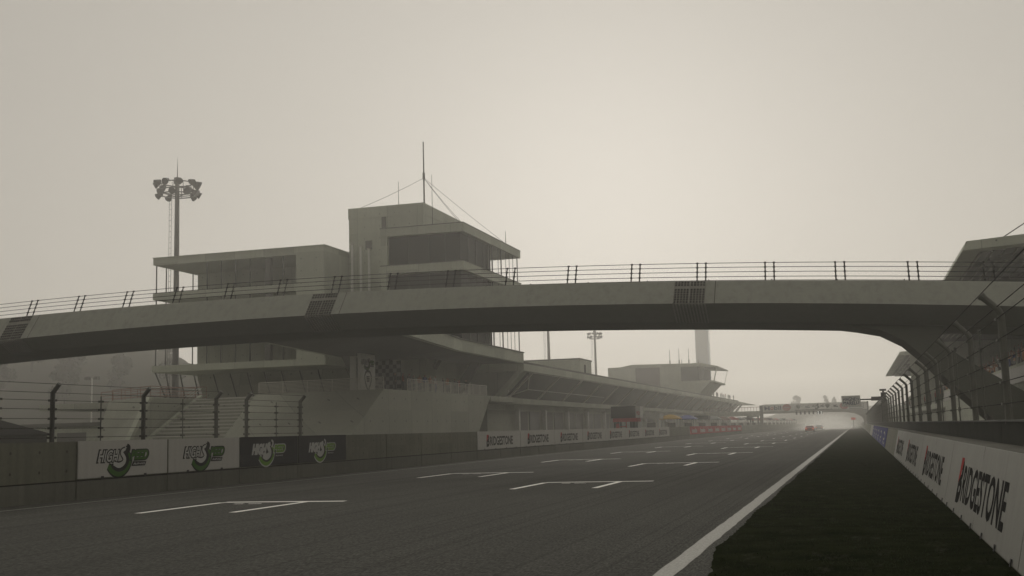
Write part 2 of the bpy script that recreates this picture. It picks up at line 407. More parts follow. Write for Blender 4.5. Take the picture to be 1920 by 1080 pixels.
def left_map(y0): return lambda u, v, d: (XW + .034 + d, y0 + u, v)
def hsr_logo(mbs, fm, s=1.0, ou=0.0, ov=0.0, dark=False):
    """emblem in the px frame of a 1890x1080 tracing, turned to metres (u right, v up)"""
    def m(p): return (ou + s * ((p[0] - 270) / 1370 * 3.03), ov + s * ((p[1] - 150) / -(960 - 150) * 1.07 + 1.07 + (p[0] - 270) / 1370 * -0.10))
    f2 = lambda u, v, d: fm(u, v, d)
    base, white, green, blk = mbs
    lw = lambda w: w / 1370 * 3.03 * s
    def rib(mb, pts, ws, d): 
        q = smooth_pts([(*m(p), lw(w)) for p, w in zip(pts, ws)], 4)
        ribbon(mb, f2, [(a[0], a[1]) for a in q], [a[2] for a in q], d)
    # swoosh: green outside, black middle, white inside, all over a dark rim
    G = [(1040, 175), (1095, 235), (1070, 320), (1075, 400), (1125, 500), (1110, 620), (1030, 770), (900, 880), (780, 895), (660, 830), (560, 740)]
    rib(base, G, [60, 85, 95, 95, 120, 140, 170, 185, 185, 175, 120], .003)
    rib(green, G[3:], [60, 86, 96, 120, 130, 130, 120, 70], .0045)
    B = [(1010, 200), (1060, 250), (1010, 330), (1000, 410), (1050, 500), (1045, 610), (960, 740), (830, 790), (700, 745), (650, 690)]
    rib(blk, B, [20, 40, 60, 70, 85, 100, 110, 110, 90, 50], .006)
    Wt = [(1000, 275), (925, 325), (912, 395), (955, 470), (985, 560), (940, 660), (830, 715), (700, 665)]
    rib(base, Wt, [80, 100, 110, 115, 115, 120, 130, 110], .0066)
    rib(white, Wt, [40, 56, 62, 68, 72, 78, 84, 60], .0075)
    def W(mb, txt, x0, x1, y0, y1, d, bold, shear=0.35):
        a = m((x0, y1)); b = m((x1, y0)); put_word(mb, f2, txt, a[0], b[0], a[1] , b[1], d, bold, shear)
    W(base, 'HIGH', 255, 872, 268, 675, .0045, .085); W(white, 'HIGH', 298, 836, 305, 638, .009, .012)
    W(base, 'PEED', 1105, 1650, 250, 600, .0078, .085); W(green, 'PEED', 1135, 1620, 280, 570, .009, .05)
    a = [m(p) for p in ((1160, 735), (1530, 715), (1570, 600), (1200, 605))]; put_poly(blk, f2, a, .0078)
    W(white, 'RING', 1215, 1530, 630, 700, .009, .02, .2)
def ad_board(name, y0, y1, mat_, label, group, z0=.655, z1=1.872):
    t = thing(name, label, 'advertising board', (XW + .02, (y0 + y1) / 2, z0), group)
    g = MB(); g.box(XW + .003, XW + .034, y0 + .055, y1 - .055, z0, z1); obj('panel', g, mat_, t)
    return t
specs = [('white board with the green track emblem, nearest of the two on the left wall', True), ('white board with the green track emblem, beside the black boards', True),
         ('black board with the light green track emblem, beside the white board', False), ('black board with the light green track emblem, beside bare concrete', False)]
for i, (lab, wh) in enumerate(specs):
    y0 = 31.67 + 5.11 * i
    t = ad_board('advertising_board', y0, y0 + 5.11, K['white_board' if wh else 'black_board'], lab, 'track emblem boards on the pit wall')
    mbs = [MB() for _ in range(4)]
    hsr_logo(mbs, left_map(y0), .97 if i < 3 else .93, .98 if i < 3 else 1.05, .745)
    obj('emblem_rim', mbs[0], K['ink' if wh else 'ink_w'], t, recalc=False); obj('emblem_white', mbs[1], K['ink_w' if wh else 'ink'], t, recalc=False) if wh else obj('emblem_dark', mbs[1], K['ink_w'], t, recalc=False)
    obj('emblem_green', mbs[2], K['ink_green' if wh else 'ink_green_l'], t, recalc=False); obj('emblem_black', mbs[3], K['ink'], t, recalc=False)
    if wh:
        for yy in (y0 + 1.3, y0 + 3.7):
            b = MB(); b.box(XW + .0345, XW + .06, yy - .06, yy + .06, .60, .70); obj('bracket', b, K['black'], t)
def tyre_word(fm, u0, u1, v0, v1, mbs):
    ink, red = mbs; w = u1 - u0; h = v1 - v0
    put_word(ink, fm, 'RIDGESTONE', u0 + .132 * w, u1, v0 + .06 * h, v0 + .88 * h, .003, .03, 0, 1.02)
    put_word(ink, fm, 'B', u0, u0 + .113 * w, v0 - .02 * h, v0 + 1.0 * h, .003, .05, .12)
    put_poly(red, fm, [(u0 + .001 * w, v0 + .42 * h), (u0 + .05 * w, v0 + .62 * h), (u0 + .088 * w, v0 + 1.02 * h), (u0 + .018 * w, v0 + 1.02 * h)], .0042)
ordn = ['nearest the camera, beside bare concrete', 'second from the bare concrete', 'third from the bare concrete', 'fourth along the left wall', 'fifth along the left wall, before the red stand',
        'sixth along the left wall, below the red stand', 'second from its far end, below the white canopy', 'last before the dark concrete, below the yellow canopy']
for i in range(8):
    y0 = 72.56 + 10.18 * i
    t = ad_board('advertising_board', y0, y0 + 10.18, K['white_board'], 'white tyre maker board, ' + ordn[i], 'tyre maker boards on the pit wall')
    a, b = MB(), MB(); tyre_word(left_map(y0), 1.9, 8.15, .84, 1.62, (a, b))
    obj('lettering', a, K['ink'], t, recalc=False); obj('red_flash', b, K['ink_red'], t, recalc=False)
    for k in range(4):
        b = MB(); b.box(XW + .0345, XW + .055, y0 + 1.4 + 2.5 * k, y0 + 1.54 + 2.5 * k, .62, .70); obj('bracket', b, K['black'], t)
ordr = ['nearest', 'second', 'third', 'fourth', 'fifth', 'sixth', 'seventh', 'farthest']
for i in range(8):
    y0 = 173.8 + 10.1 * i
    t = ad_board('advertising_board', y0, y0 + 10.1, K['red_board'], 'red board with blurred white lettering, %s of the eight red ones' % ordr[i], 'red boards on the pit wall')
    a = MB(); put_word(a, left_map(y0), 'brembo', 2.0, 8.0, .88, 1.6, .003, .04); obj('lettering', a, K['ink_w'], t, recalc=False)

# ------------------------------------------------------------------ catch fence on the left
fl = thing('catch_fence', 'wire catch fence with bent steel posts standing on the left pit wall', 'fence', (-24.5, 38, 1.85))
g = MB()
def lpost(y):
    g = MB(); g.tube((-24.5, y, 1.8), (-24.5, y, 3.45), .075, 10); g.tube((-24.5, y, 3.42), (-24.25, y, 3.70), .072, 10)
    for z in (2.0, 2.3, 2.6, 2.9, 3.18): g.box(-24.6, -24.4, y - .095, y + .095, z - .035, z + .035)
    return g
def lrod(y):
    g = MB(); g.tube((-24.45, y, 1.84), (-24.45, y, 3.36), .022, 6)
    for z in (2.0, 2.3, 2.6, 2.9, 3.18): g.box(-24.5, -24.4, y - .085, y + .085, z - .033, z + .033)
    return g
for y in (11.3, 16.2, 21.05, 25.9, 30.75, 35.62, 40.5, 42.87, 47.73): obj('post', lpost(y), K['steel'] if y < 36 else K['steel_w'], fl)
for y in (13.7, 18.6, 23.5, 28.3, 33.13, 38.05, 45.36): obj('rod', lrod(y), K['steel'] if y < 36 else K['steel_w'], fl)
for (xx, z) in ((-24.44, 2.0), (-24.44, 2.3), (-24.44, 2.6), (-24.44, 2.9), (-24.44, 3.18), (-24.44, 3.42), (-24.26, 3.69)):
    for ya, yb in ((8, 40.5), (42.87, 47.73)):
        g = MB(); N_ = 12
        for i in range(N_): 
            t0, t1 = i / N_, (i + 1) / N_
            g.tube((xx, ya + (yb - ya) * t0, z), (xx, ya + (yb - ya) * t1, z), .0085, 5)
        obj('wire', g, K['wire'], fl)

# ------------------------------------------------------------------ barrier and fence on the right
rb = thing('concrete_barrier', 'long low concrete barrier with a leaning face, along the right edge of the grass', 'barrier', (1.9, 40, 0))
sl = .31 / 1.35
J = [14.6 - 11.8, 14.6, 26.3, 38.1, 50.1, 61.8]
def bseg(g, y0, y1, off=0.0, z0=0.0, z1=1.35, depth=.72):
    x0 = 1.69 + sl * z0 - off; x1 = 1.69 + sl * z1 - off
    return g.hexa([(x0, y0, z0), (2.45, y0, z0), (2.45, y1, z0), (x0, y1, z0), (x1, y0, z1), (2.45, y0, z1), (2.45, y1, z1), (x1, y1, z1)])
g = MB(); y = -33.0
while y < 620:
    bseg(g, y + .012, y + 11.72, 0, -.02, 1.345); y += 11.75
obj('barrier_block', g, K['conc_wall'], rb)
g = MB(); y = -30
while y < 620:
    g.box(1.99, 2.46, y + .01, y + 2.89, 1.346, 1.36); y += 2.9
obj('barrier_top', g, K['conc_top'], rb)
g = MB(); bseg(g, -30, 620, -.03, -.01, 1.3); obj('barrier_core', g, K['joint'], rb)
bw = thing('fence_wall', 'tall dark concrete wall behind the right barrier, carrying the fence', 'wall', (2.6, 40, 0))
g = MB(); y = -30
while y < 620:
    g.box(2.46, 2.75, y + .006, y + 5.8 - .006, -.02, 1.74); y += 5.8
obj('wall_panel', g, plain('dark_wall_paint', (0.034, 0.036, 0.03), 0.9, 0.45, 1.5, spec=0.08), bw)
g = MB(); g.box(2.44, 2.77, -30, 620, 1.74, 1.772); obj('wall_cap', g, K['steel'], bw)

def right_map(y1):   # u runs towards the camera, v up the leaning face
    return lambda u, v, d: (1.69 + sl * v - .03 - d, y1 - u, v)
def right_board(y0, y1, mat_, label, group):
    t = thing('advertising_board', label, 'advertising board', (1.7, (y0 + y1) / 2, 0.03), group)
    g = MB(); x0 = 1.69 + sl * .045; x1 = 1.69 + sl * 1.352
    a, b = y0 + .02, y1 - .02
    g.hexa([(x0 - .03, a, .045), (x0 - .002, a, .045), (x0 - .002, b, .045), (x0 - .03, b, .045), (x1 - .03, a, 1.352), (x1 - .002, a, 1.352), (x1 - .002, b, 1.352), (x1 - .03, b, 1.352)])
    obj('panel', g, mat_, t); return t
lab = ['blank near end cut off by the right edge of the photo', 'largest of the four lettered ones on the right barrier', 'second of those on the right barrier', 'third of those on the right barrier', 'farthest of those on the right barrier, beside bare concrete']
for i in range(5):
    t = right_board(J[i], J[i + 1], K['white_board_r'], 'white tyre maker board, ' + lab[i], 'tyre maker boards on the right barrier')
    a, b = MB(), MB(); w = J[i + 1] - J[i]; tyre_word(right_map(J[i + 1]), w * .205, w * .84, .25, 1.06, (a, b))
    obj('lettering', a, K['ink'], t, recalc=False); obj('red_flash', b, K['ink_red'], t, recalc=False)
    g = MB(); yy = J[i] + .5
    while yy < J[i + 1]:
        x_ = 1.69 - .034
        g.hexa([(x_ - .012, yy, .03), (x_, yy, .03), (x_, yy + .09, .03), (x_ - .012, yy + .09, .03), (x_ + .008, yy, .12), (x_ + .02, yy, .12), (x_ + .02, yy + .09, .12), (x_ + .008, yy + .09, .12)]); yy += 1.72
    obj('clip', g, K['black'], t)
    # hairline cracks in the painted face
    g = MB(); fm = right_map(J[i + 1]); u = w * .53
    for (va, vb) in ((1.35, 1.12), (.0 + .05, .22)):
        p = [(u + random.uniform(-.04, .04), va + (vb - va) * q / 5) for q in range(6)]
        ribbon(g, fm, p, [.03, .025, .02, .02, .012, .004], .002)
    obj('crack', g, K['ink'], t, recalc=False)
for i in range(6):
    y0 = 82.5 + 11.8 * i
    t = right_board(y0, y0 + 11.8, K['blue_board'], 'blue board with white swirl lettering, %s of the six on the right barrier' % ['nearest', 'second', 'third', 'fourth', 'fifth', 'farthest'][i], 'blue boards on the right barrier')
    a = MB(); fm = right_map(y0 + 11.8)
    ribbon(a, fm, smooth_pts([(3, .95), (5, 1.02), (7, .85), (7, .6), (5, .52), (3.4, .55)]), [.14] * 21, .003)
    ribbon(a, fm, smooth_pts([(3, .22), (4.5, .38), (6.2, .2), (8.2, .34)]), [.09] * 13, .003)
    obj('lettering', a, K['white_board_r'], t, recalc=False)
for i in range(2):
    y0 = 153.5 + 11.8 * i
    right_board(y0, y0 + 11.8, K['white_board_r'], 'plain pale board past the blue ones, %s' % ['nearer one', 'farther one'][i], 'plain boards on the right barrier')

XF = 2.52
fr = thing('catch_fence', 'tall wire catch fence with bent posts along the right side of the track', 'fence', (XF, 40, 1.75))
def rpost(y):
    g = MB(); g.tube((XF, y, 1.7), (XF, y, 3.62), .064, 10); g.tube((XF, y, 3.60), (XF - .04, y, 3.70), .062, 10); g.tube((XF - .035, y, 3.69), (XF - .30, y, 3.95), .06, 10)
    g.tube((XF - .27, y, 3.92), (XF - .31, y, 3.96), .074, 10)
    for z in (2.05, 2.42, 2.79, 3.16, 3.52): g.box(XF - .1, XF - .05, y - .08, y + .08, z - .025, z + .025)
    return g
def rrod(y):
    g = MB(); g.tube((XF - .09, y, 1.77), (XF - .09, y, 3.56), .016, 6)
    for z in (2.05, 2.42, 2.79, 3.16, 3.52): g.tube((XF - .09, y, z - .05), (XF - .09, y, z + .05), .034, 6)
    return g
p0 = obj('post', rpost(21.5), K['fence_r'], fr)
for k in range(1, 62):
    c = p0.copy(); COL.objects.link(c); c.parent = fr; c.location = (0, 5.78 * k, 0)
c = p0.copy(); COL.objects.link(c); c.parent = fr; c.location = (0, -6.2, 0)
r0 = obj('rod', rrod(24.4), K['fence_r'], fr)
for k in range(1, 60):
    c = r0.copy(); COL.objects.link(c); c.parent = fr; c.location = (0, 5.78 * k, 0)
for (xx, z) in ((XF - .09, 2.05), (XF - .09, 2.42), (XF - .09, 2.79), (XF - .09, 3.16), (XF - .09, 3.52), (XF - .06, 3.74), (XF - .3, 3.985)):
    g = MB(); pts = [(xx, 6 + 5.78 * i, z) for i in range(62)]; g.path(pts, .008, 5); obj('wire', g, K['wire'], fr)

# ------------------------------------------------------------------ footbridge
def q2(c, x): return (c[0] * (x + 28) + c[1]) * (x + 28) + c[2]
cT = (-1.06936e-3, -5.40416e-3, 9.13066); cB = (-1.22357e-3, 1.51847e-3, 7.90458); cE = (-1.18e-3, -2.4e-3, 7.199)
fb = thing('footbridge', 'long grey concrete arched footbridge crossing over the track with thin dark railings', 'bridge', (-28, 55.45, 0))
YN, YF = 52.0, 58.9
def YT(f): return YN + 1.0 if f else YF - 1.0
xs = [-66 + 1.5 * i for i in range(59)]
fa = MB(); un = MB(); so = MB(); dk = MB()
for (y0, y1) in ((YN, YN + 1), (YF, YF - 1)):
    fa = MB(); un = MB()
    for a, b in zip(xs, xs[1:]):
        fa.quad((a, y0, q2(cB, a)), (b, y0, q2(cB, b)), (b, y1, q2(cT, b)), (a, y1, q2(cT, a)))
        un.quad((a, y0, q2(cB, a)), (b, y0, q2(cB, b)), (b, y0 + (1.2 if y0 == YN else -1.2), q2(cE, b)), (a, y0 + (1.2 if y0 == YN else -1.2), q2(cE, a)))
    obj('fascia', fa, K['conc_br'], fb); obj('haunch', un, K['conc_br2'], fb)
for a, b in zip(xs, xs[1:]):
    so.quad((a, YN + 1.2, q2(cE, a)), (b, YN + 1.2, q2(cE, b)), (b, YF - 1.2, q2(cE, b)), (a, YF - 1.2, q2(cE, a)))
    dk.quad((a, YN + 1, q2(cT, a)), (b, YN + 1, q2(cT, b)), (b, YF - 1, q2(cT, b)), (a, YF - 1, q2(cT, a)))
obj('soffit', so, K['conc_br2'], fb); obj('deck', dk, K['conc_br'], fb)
# studded blocks let into the fascia
def fasc(x, s, off=0):   # s 0 bottom, 1 top on the near fascia; off = proud of it
    z = q2(cB, x) * (1 - s) + q2(cT, x) * s; dz = q2(cT, x) - q2(cB, x); n = Vector((0, -dz, 1.0)).normalized()
    return (x, YN + s + n.y * off, z + n.z * off)
for xc in (-44.35, -25.7, -7.05, 11.6):
    g = MB(); h = .73; sb = []
    for i in range(6):
        a = xc - h + 2 * h * i / 6; b = a + 2 * h / 6
        g.quad(fasc(a, .0, .008), fasc(b, .0, .008), fasc(b, .985, .008), fasc(a, .985, .008))
    for ci in range(11):
        if ci == 10: continue
        for ri in range(9):
            if ri == 6: continue
            x_ = xc - h + .085 + ci * .139 + (.04 if ci > 4 else 0); s = .06 + ri * .108
            w = .05; ws = .042
            pts = [fasc(x_ - w, s - ws, .009), fasc(x_ + w, s - ws, .009), fasc(x_ + w, s + ws, .009), fasc(x_ - w, s + ws, .009)]
            c = fasc(x_, s - .01, .10); g.add(pts + [c], [(0, 1, 4), (1, 2, 4), (2, 3, 4), (3, 0, 4)], 1)
    # the block runs on under the haunch as ribs
    for i in range(11):
        x_ = xc - h + 2 * h * i / 10 - .03
        def hn(x, s, o=0): return (x, YN + 1.2 * s - o * .3, q2(cB, x) * (1 - s) + q2(cE, x) * s - o)
        g.hexa([hn(x_, .03, .05), hn(x_ + .06, .03, .05), hn(x_ + .06, .97, .05), hn(x_, .97, .05), hn(x_, .03, .002), hn(x_ + .06, .03, .002), hn(x_ + .06, .97, .002), hn(x_, .97, .002)])
    obj('stud_block', g, [K['stud_base'], K['stud']], fb)
for xc in (-44.35, -25.7, -7.05):
    g = MB(); x_ = xc + 1.15
    g.quad(fasc(x_, .0, .004), fasc(x_ + .03, .0, .004), fasc(x_ + .03, 1, .004), fasc(x_, 1, .004)); obj('joint_line', g, K['stud'], fb)
# legs: the arch curves down beyond the right fence (and beyond the pit lane on the left)
low = [(-2.2, 6.42), (-0.65, 6.25), (.23, 6.1), (1.3, 5.86), (2.24, 5.33), (3.14, 4.48), (3.8, 3.69), (4.68, 2.78), (5.76, 1.69), (7.2, 0.2), (7.4, -.1)]
upp = [(11.5, -.1), (9.6, 1.2), (8.2, 2.1), (6.96, 2.95), (6.17, 3.46), (5.33, 4.01), (4.6, 4.5), (4.0, 5.0), (3.74, 5.4), (3.9, 5.9), (-2.2, 6.7)]
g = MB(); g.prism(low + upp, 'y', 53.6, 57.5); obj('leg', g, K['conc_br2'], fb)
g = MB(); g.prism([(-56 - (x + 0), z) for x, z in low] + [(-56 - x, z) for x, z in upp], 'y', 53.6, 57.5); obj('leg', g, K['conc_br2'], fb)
# railings
for near in (True, False):
    sg = 1 if near else -1
    y_b = YN + 1.05 if near else YF - 1.05
    xb = -12.98 - 3.115 * 14
    for k in range(24):
        for dx in (0, .40):
            x_ = xb + 3.115 * k + dx; zt = q2(cT, x_)
            g = MB(); g.tube((x_, y_b, zt - .02), (x_, y_b + sg * .42, zt + .92), .032, 6)
            for s in (.22, .47, .71, .94): g.tube((x_ - .05, y_b + sg * .45 * s, zt + .95 * s), (x_ + .05, y_b + sg * .45 * s, zt + .95 * s), .042, 6)
            if near or True: obj('railing_post', g, K['wire'], fb) if near else None
    if not near:
        g = MB()
        for k in range(24):
            x_ = xb + 3.115 * k; zt = q2(cT, x_); g.tube((x_, y_b, zt - .02), (x_, y_b - .2, zt + .62), .03, 6)
        obj('railing_post', g, K['wire'], fb, 'row of posts of the far railing')
    for s in ((.22, .47, .71, .94) if near else (.3, .6)):
        g = MB(); pts = [(x_, y_b + sg * .45 * s, q2(cT, x_) + .95 * s) for x_ in xs]; g.path(pts, .0155, 6); obj('rail', g, K['wire'], fb)
# ------------------------------------------------------------------ race control building
cb = thing('control_building', 'grey concrete race control building with a stepped tower, glazed balcony floors and a deep overhang', 'building', (-52, 112, 0))
def bp(name, g, m, par=cb, **k): return obj(name, g, m, par, **k)
Y0 = 110.0
# left wing: three open gallery floors
g = MB(); g.box(-73.95, -53.54, Y0 + 8, 136, 9.4, 21.4); bp('wing_wall', g, K['conc'])
g = MB(); g.box(-56.9, -53.545, Y0 + .002, Y0 + 8.0, 10.1, 21.4); bp('wing_pier', g, K['conc'])
g = MB(); g.box(-74.65, -53.53, Y0, 136.1, 21.4, 22.2); g.box(-74.75, -53.45, Y0 - .08, 136.2, 22.2, 22.27); bp('wing_roof', g, K['conc'])
for z0, z1 in ((17.48, 18.25), (13.45, 14.2), (9.38, 10.1)):
    g = MB(); g.box(-74.65, -56.9 if z0 > 10 else -53.5, Y0 - .003, 136, z0, z1); bp('gallery_slab', g, K['conc'])
for zb, zt in ((18.25, 21.4), (14.2, 17.48), (10.1, 13.45)):
    for x_ in (-67.94, -66.18, -64.39, -62.61, -58.6):
        g = MB(); g.box(x_ - .045, x_ + .045, Y0 + .25, Y0 + .37, zb, zt); bp('gallery_post', g, K['steel'])
    g = MB(); g.box(-60.95, -60.35, Y0 + .6, Y0 + 1.2, zb, zt); bp('gallery_column', g, K['steel_l'])
for zb, zt in ((18.25, 21.4), (14.2, 17.48), (10.1, 13.45)):
    for y_ in (110.4, 112.3, 117.8):
        g = MB(); g.box(-74.55, -74.45, y_, y_ + .1, zb, zt); bp('gallery_post', g, K['steel'])
# leaning wall under the wing
g = MB(); g.hexa([(-73.2, 118.6, 5.8), (-53.3, 118.6, 5.8), (-53.3, 134, 5.8), (-73.2, 134, 5.8), (-73.7, 117.5, 9.38), (-54.8, 117.5, 9.38), (-54.8, 134, 9.38), (-73.7, 134, 9.38)]); bp('undercroft_wall', g, K['conc_pod'])
for x_ in (-71.5, -69.3, -67.1, -64.9, -62.7, -60.4, -58.1):
    g = MB(); g.hexa([(x_ + .5, 118.5, 5.82), (x_ + .62, 118.5, 5.82), (x_ + .62, 118.7, 5.82), (x_ + .5, 118.7, 5.82), (x_, 117.4, 9.36), (x_ + .12, 117.4, 9.36), (x_ + .12, 117.6, 9.36), (x_, 117.6, 9.36)]); bp('wall_rib', g, K['steel_l'])
for ya, yb in ((110.41, 113.1), (112.46, 113.8), (115.35, 116.7), (118.24, 119.8)):
    g = MB(); g.tube((-74.5, ya, 9.4), (-74.5, yb, 5.78), .085, 8); bp('raking_strut', g, K['steel'])
# tower shaft
g = MB(); g.box(-53.4, -44.46, 116, 131, 5.8, 27.15); bp('tower_shaft', g, K['conc'])
g = MB(); g.box(-53.46, -44.4, 115.94, 131.06, 25.95, 27.2); bp('parapet', g, K['conc'])
g = MB(); g.box(-49.4, -48.9, 115.93, 116.01, 9.4, 25.94); bp('tower_fin', g, K['conc_d'])
g = MB(); g.box(-51.4, -50.6, 115.94, 116.01, 22.4, 23.4); bp('vent_panel', g, K['recess'])
# glazed balcony stack on the track side
XT = -37.78
for i, (z0, z1) in enumerate(((22.55, 23.42), (18.5, 19.42), (14.4, 15.3))):
    g = MB(); g.box(-47.05, XT, Y0, 131.05, z0, z1); bp('balcony_slab' if i else 'balcony_roof', g, K['conc'])
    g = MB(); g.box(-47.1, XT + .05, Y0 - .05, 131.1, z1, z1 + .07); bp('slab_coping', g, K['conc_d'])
for zb, zt in ((19.42, 22.55), (15.3, 18.5), (11.1, 14.4)):
    g = MB(); g.box(-47.03, -46.3, Y0 + .03, 116, zb, zt); bp('end_wall', g, K['conc'])
    g = MB(); g.box(-46.3, -38.35, Y0 + .55, 120.85, zb + .02, zt - .01); bp('glazing', g, K['glass'])
    g = MB()
    for x_ in (-44.1, -41.8, -40.0): g.box(x_, x_ + .07, Y0 + .47, Y0 + .56, zb, zt)
    for y_ in (113, 115.6, 118.2): g.box(-38.36, -38.27, y_, y_ + .08, zb, zt)
    bp('mullion', g, K['steel'])
    g = MB(); g.box(-38.34, -38.22, 119.6, 119.9, zb, zt); bp('column', g, K['conc_d'])
    for y_, r in ((120.6, .12), (124.0, .12), (126.0, .05), (127.4, .05), (128.9, .05), (130.6, .1), (123.0, .05)):
        g = MB(); g.box(-38.15, -38.15 + r, y_, y_ + r, zb, zt); bp('balcony_post', g, K['steel'])
    for y_ in (122.5, 126.5, 130.5):
        g = MB(); g.box(-44.4, -44.3, y_, y_ + .08, zb, zt); bp('balcony_post', g, K['steel'])
# cantilevered terrace, its unseen front end lengthened to shade the podium
poly = [(-47.2, 79.0), (-34.2, 79.0), (-35.11, 88.6), (-37.5, 107.8), (-37.7, 131.0), (-53.2, 131.0), (-53.2, 121.8), (-51.4, 109.4)]
g = MB(); g.prism(poly, 'z', 9.93, 11.1); bp('overhang_slab', g, K['conc'])
g = MB(); g.prism([(x * .9985, y) for x, y in [(-47.2, 78.95), (-34.15, 78.95), (-35.06, 88.6), (-37.45, 107.8), (-37.65, 131.05)]] + [(-53, 131.05)], 'z', 11.1, 11.2); bp('slab_coping', g, K['conc_d'])
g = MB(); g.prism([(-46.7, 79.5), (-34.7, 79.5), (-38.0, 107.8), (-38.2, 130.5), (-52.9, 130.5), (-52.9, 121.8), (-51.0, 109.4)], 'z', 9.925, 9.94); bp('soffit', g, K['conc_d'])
for a, b in (((-46.2, 117, 5.8), (-48.4, 114, 9.93)), ((-46.2, 117, 5.8), (-44.6, 119.5, 9.93)), ((-44.2, 124, 5.8), (-42.2, 126.8, 9.93)), ((-49.5, 112, 5.8), (-49.9, 108, 9.93))):
    g = MB(); d = 0.55
    g.hexa([(a[0] - d, a[1] - d, a[2]), (a[0] + d, a[1] - d, a[2]), (a[0] + d, a[1] + d, a[2]), (a[0] - d, a[1] + d, a[2]), (b[0] - d, b[1] - d, b[2]), (b[0] + d, b[1] - d, b[2]), (b[0] + d, b[1] + d, b[2]), (b[0] - d, b[1] + d, b[2])])
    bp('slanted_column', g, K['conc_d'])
# roof mast with stay wires, aerials, flagpoles
ms = thing('roof_mast', 'tall thin mast with stay wires on the control tower roof', 'mast', (-46.6, 122, 27.2))
g = MB(); g.tube((-46.6, 122, 27.1), (-46.6, 122, 31.4), .10, 8); g.tube((-46.6, 122, 31.2), (-46.6, 122, 32.0), .16, 8); g.tube((-46.6, 122, 31.9), (-46.6, 122, 35.7), .085, 8, .07); obj('pole', g, K['steel'], ms)
for p in ((-52.2, 116.2, 27.2), (-44.6, 129.5, 27.2), (-38.3, 110.6, 23.5), (-38.2, 129.0, 23.5)):
    g = MB(); q = [Vector((-46.6, 122, 31.4)).lerp(Vector(p), i / 10) - Vector((0, 0, .5 * (i / 10) * (1 - i / 10))) for i in range(11)]; g.path(q, .022, 5); obj('stay_wire', g, K['wire'], ms)
for lab, x_, y_, z0, z1 in (('thin aerial on the roof edge left of the mast', -48.0, 117.6, 25.5, 30.2), ('thin aerial close beside the mast on the right', -43.6, 116.6, 24.0, 30.4), ('short aerial on the far end of the balcony roof', -38.2, 126.5, 23.4, 25.2)):
    g = MB(); g.tube((x_, y_, z0), (x_, y_, z1), .045, 6, .025); tag(obj('aerial', g, K['steel_l'], loc=(x_, y_, z0)), lab, 'aerial', 'aerials on the control tower')
for i, (x_, zt) in enumerate(((-52.6, 22.9), (-51.55, 22.6), (-50.55, 22.25))):
    t = thing('flagpole', 'white flagpole before the tower, %s' % ('tallest and farthest left', 'middle one of three', 'shortest and farthest right')[i], 'flagpole', (x_, 115, 11.1), 'flagpoles before the control tower')
    g = MB(); g.tube((x_, 115, 10.9), (x_, 115, zt), .16, 8, .14); obj('pole', g, K['sign_white'], t)
    g = MB(); g.tube((x_, 115, zt), (x_, 115, zt + .1), .26, 8); obj('cap', g, K['whitepost'], t)

# ------------------------------------------------------------------ podium, bank and stairs
pd = thing('podium', 'sloping concrete podium below the control building overhang', 'podium', (-46, 105, 0))
ZT = 5.8
g = MB()
A = [(-52.66, 93.87, ZT), (-39.24, 92.15, ZT), (-38.6, 120.6, ZT), (-52.66, 135, ZT)]
B = [(-52.3, 84.6, -.05), (-39.3, 82.0, -.05), (-38.9, 114.8, -.05), (-52.3, 135, -.05)]
g.hexa(B + A); obj('podium_body', g, K['conc_pod'], pd)
g = MB(); g.box(-80, -52.66, 98.4, 140, 5.2, ZT - .006); g.hexa([(-52.66, 120, 5.2), (-38.6, 120.58, 5.2), (-38.6, 131, 5.2), (-52.66, 135, 5.2), (-52.66, 120, ZT - .006), (-38.6, 120.58, ZT - .006), (-38.6, 131, ZT - .006), (-52.66, 135, ZT - .006)]); obj('terrace_floor', g, K['conc_pod'], pd)
g = MB(); # plinth line at the foot
g.box(-39.26, -39.12, 83, 115, -.05, 1.5); obj('plinth', g, K['conc_pod'], pd)
# stairs
g = MB(); n = 18
for i in range(n):
    y_ = 86.6 + (98.2 - 86.6) * i / n; z_ = -.0 + (ZT - .02) * (i + 1) / n
    g.box(-61.4, -52.9, y_, 98.4, z_ - ZT / n - .001 * (i % 2), z_)
st = thing('staircase', 'wide flight of concrete steps between the sloping bank and the podium', 'stairs', (-57, 92, 0)); obj('steps', g, K['conc_pod'], st)
g = MB()
for i in range(n):
    y_ = 86.6 + (98.2 - 86.6) * i / n; z_ = (ZT - .02) * (i + 1) / n; g.box(-61.38, -52.92, y_ - .06, y_ + .16, z_ - .11, z_ + .008)
obj('nosing', g, K['whitepost'], st)
g = MB(); g.hexa([(-61.6, 86.2, 0), (-61.2, 86.2, 0), (-61.2, 98.6, 0), (-61.6, 98.6, 0), (-61.6, 86.2, .35), (-61.2, 86.2, .35), (-61.2, 98.6, 6.15), (-61.6, 98.6, 6.15)]); obj('kerb', g, K['conc'], st)
for x_ in (-61.55, -62.0, -61.2):
    g = MB(); g.tube((x_, 86.2, 1.1), (x_, 98.6, 6.9), .03, 6); obj('handrail', g, K['rail'], st)
bk = thing('bank', 'sloping concrete bank left of the staircase', 'bank', (-66, 95, 0))
g = MB(); g.hexa([(-71.2, 94.4, -.05), (-61.7, 86.3, -.05), (-61.7, 112, -.05), (-71.2, 112, -.05), (-69.6, 95.6, ZT), (-61.7, 90.76, ZT), (-61.7, 112, ZT), (-69.6, 112, ZT)]); obj('bank_body', g, K['conc_pod'], bk)
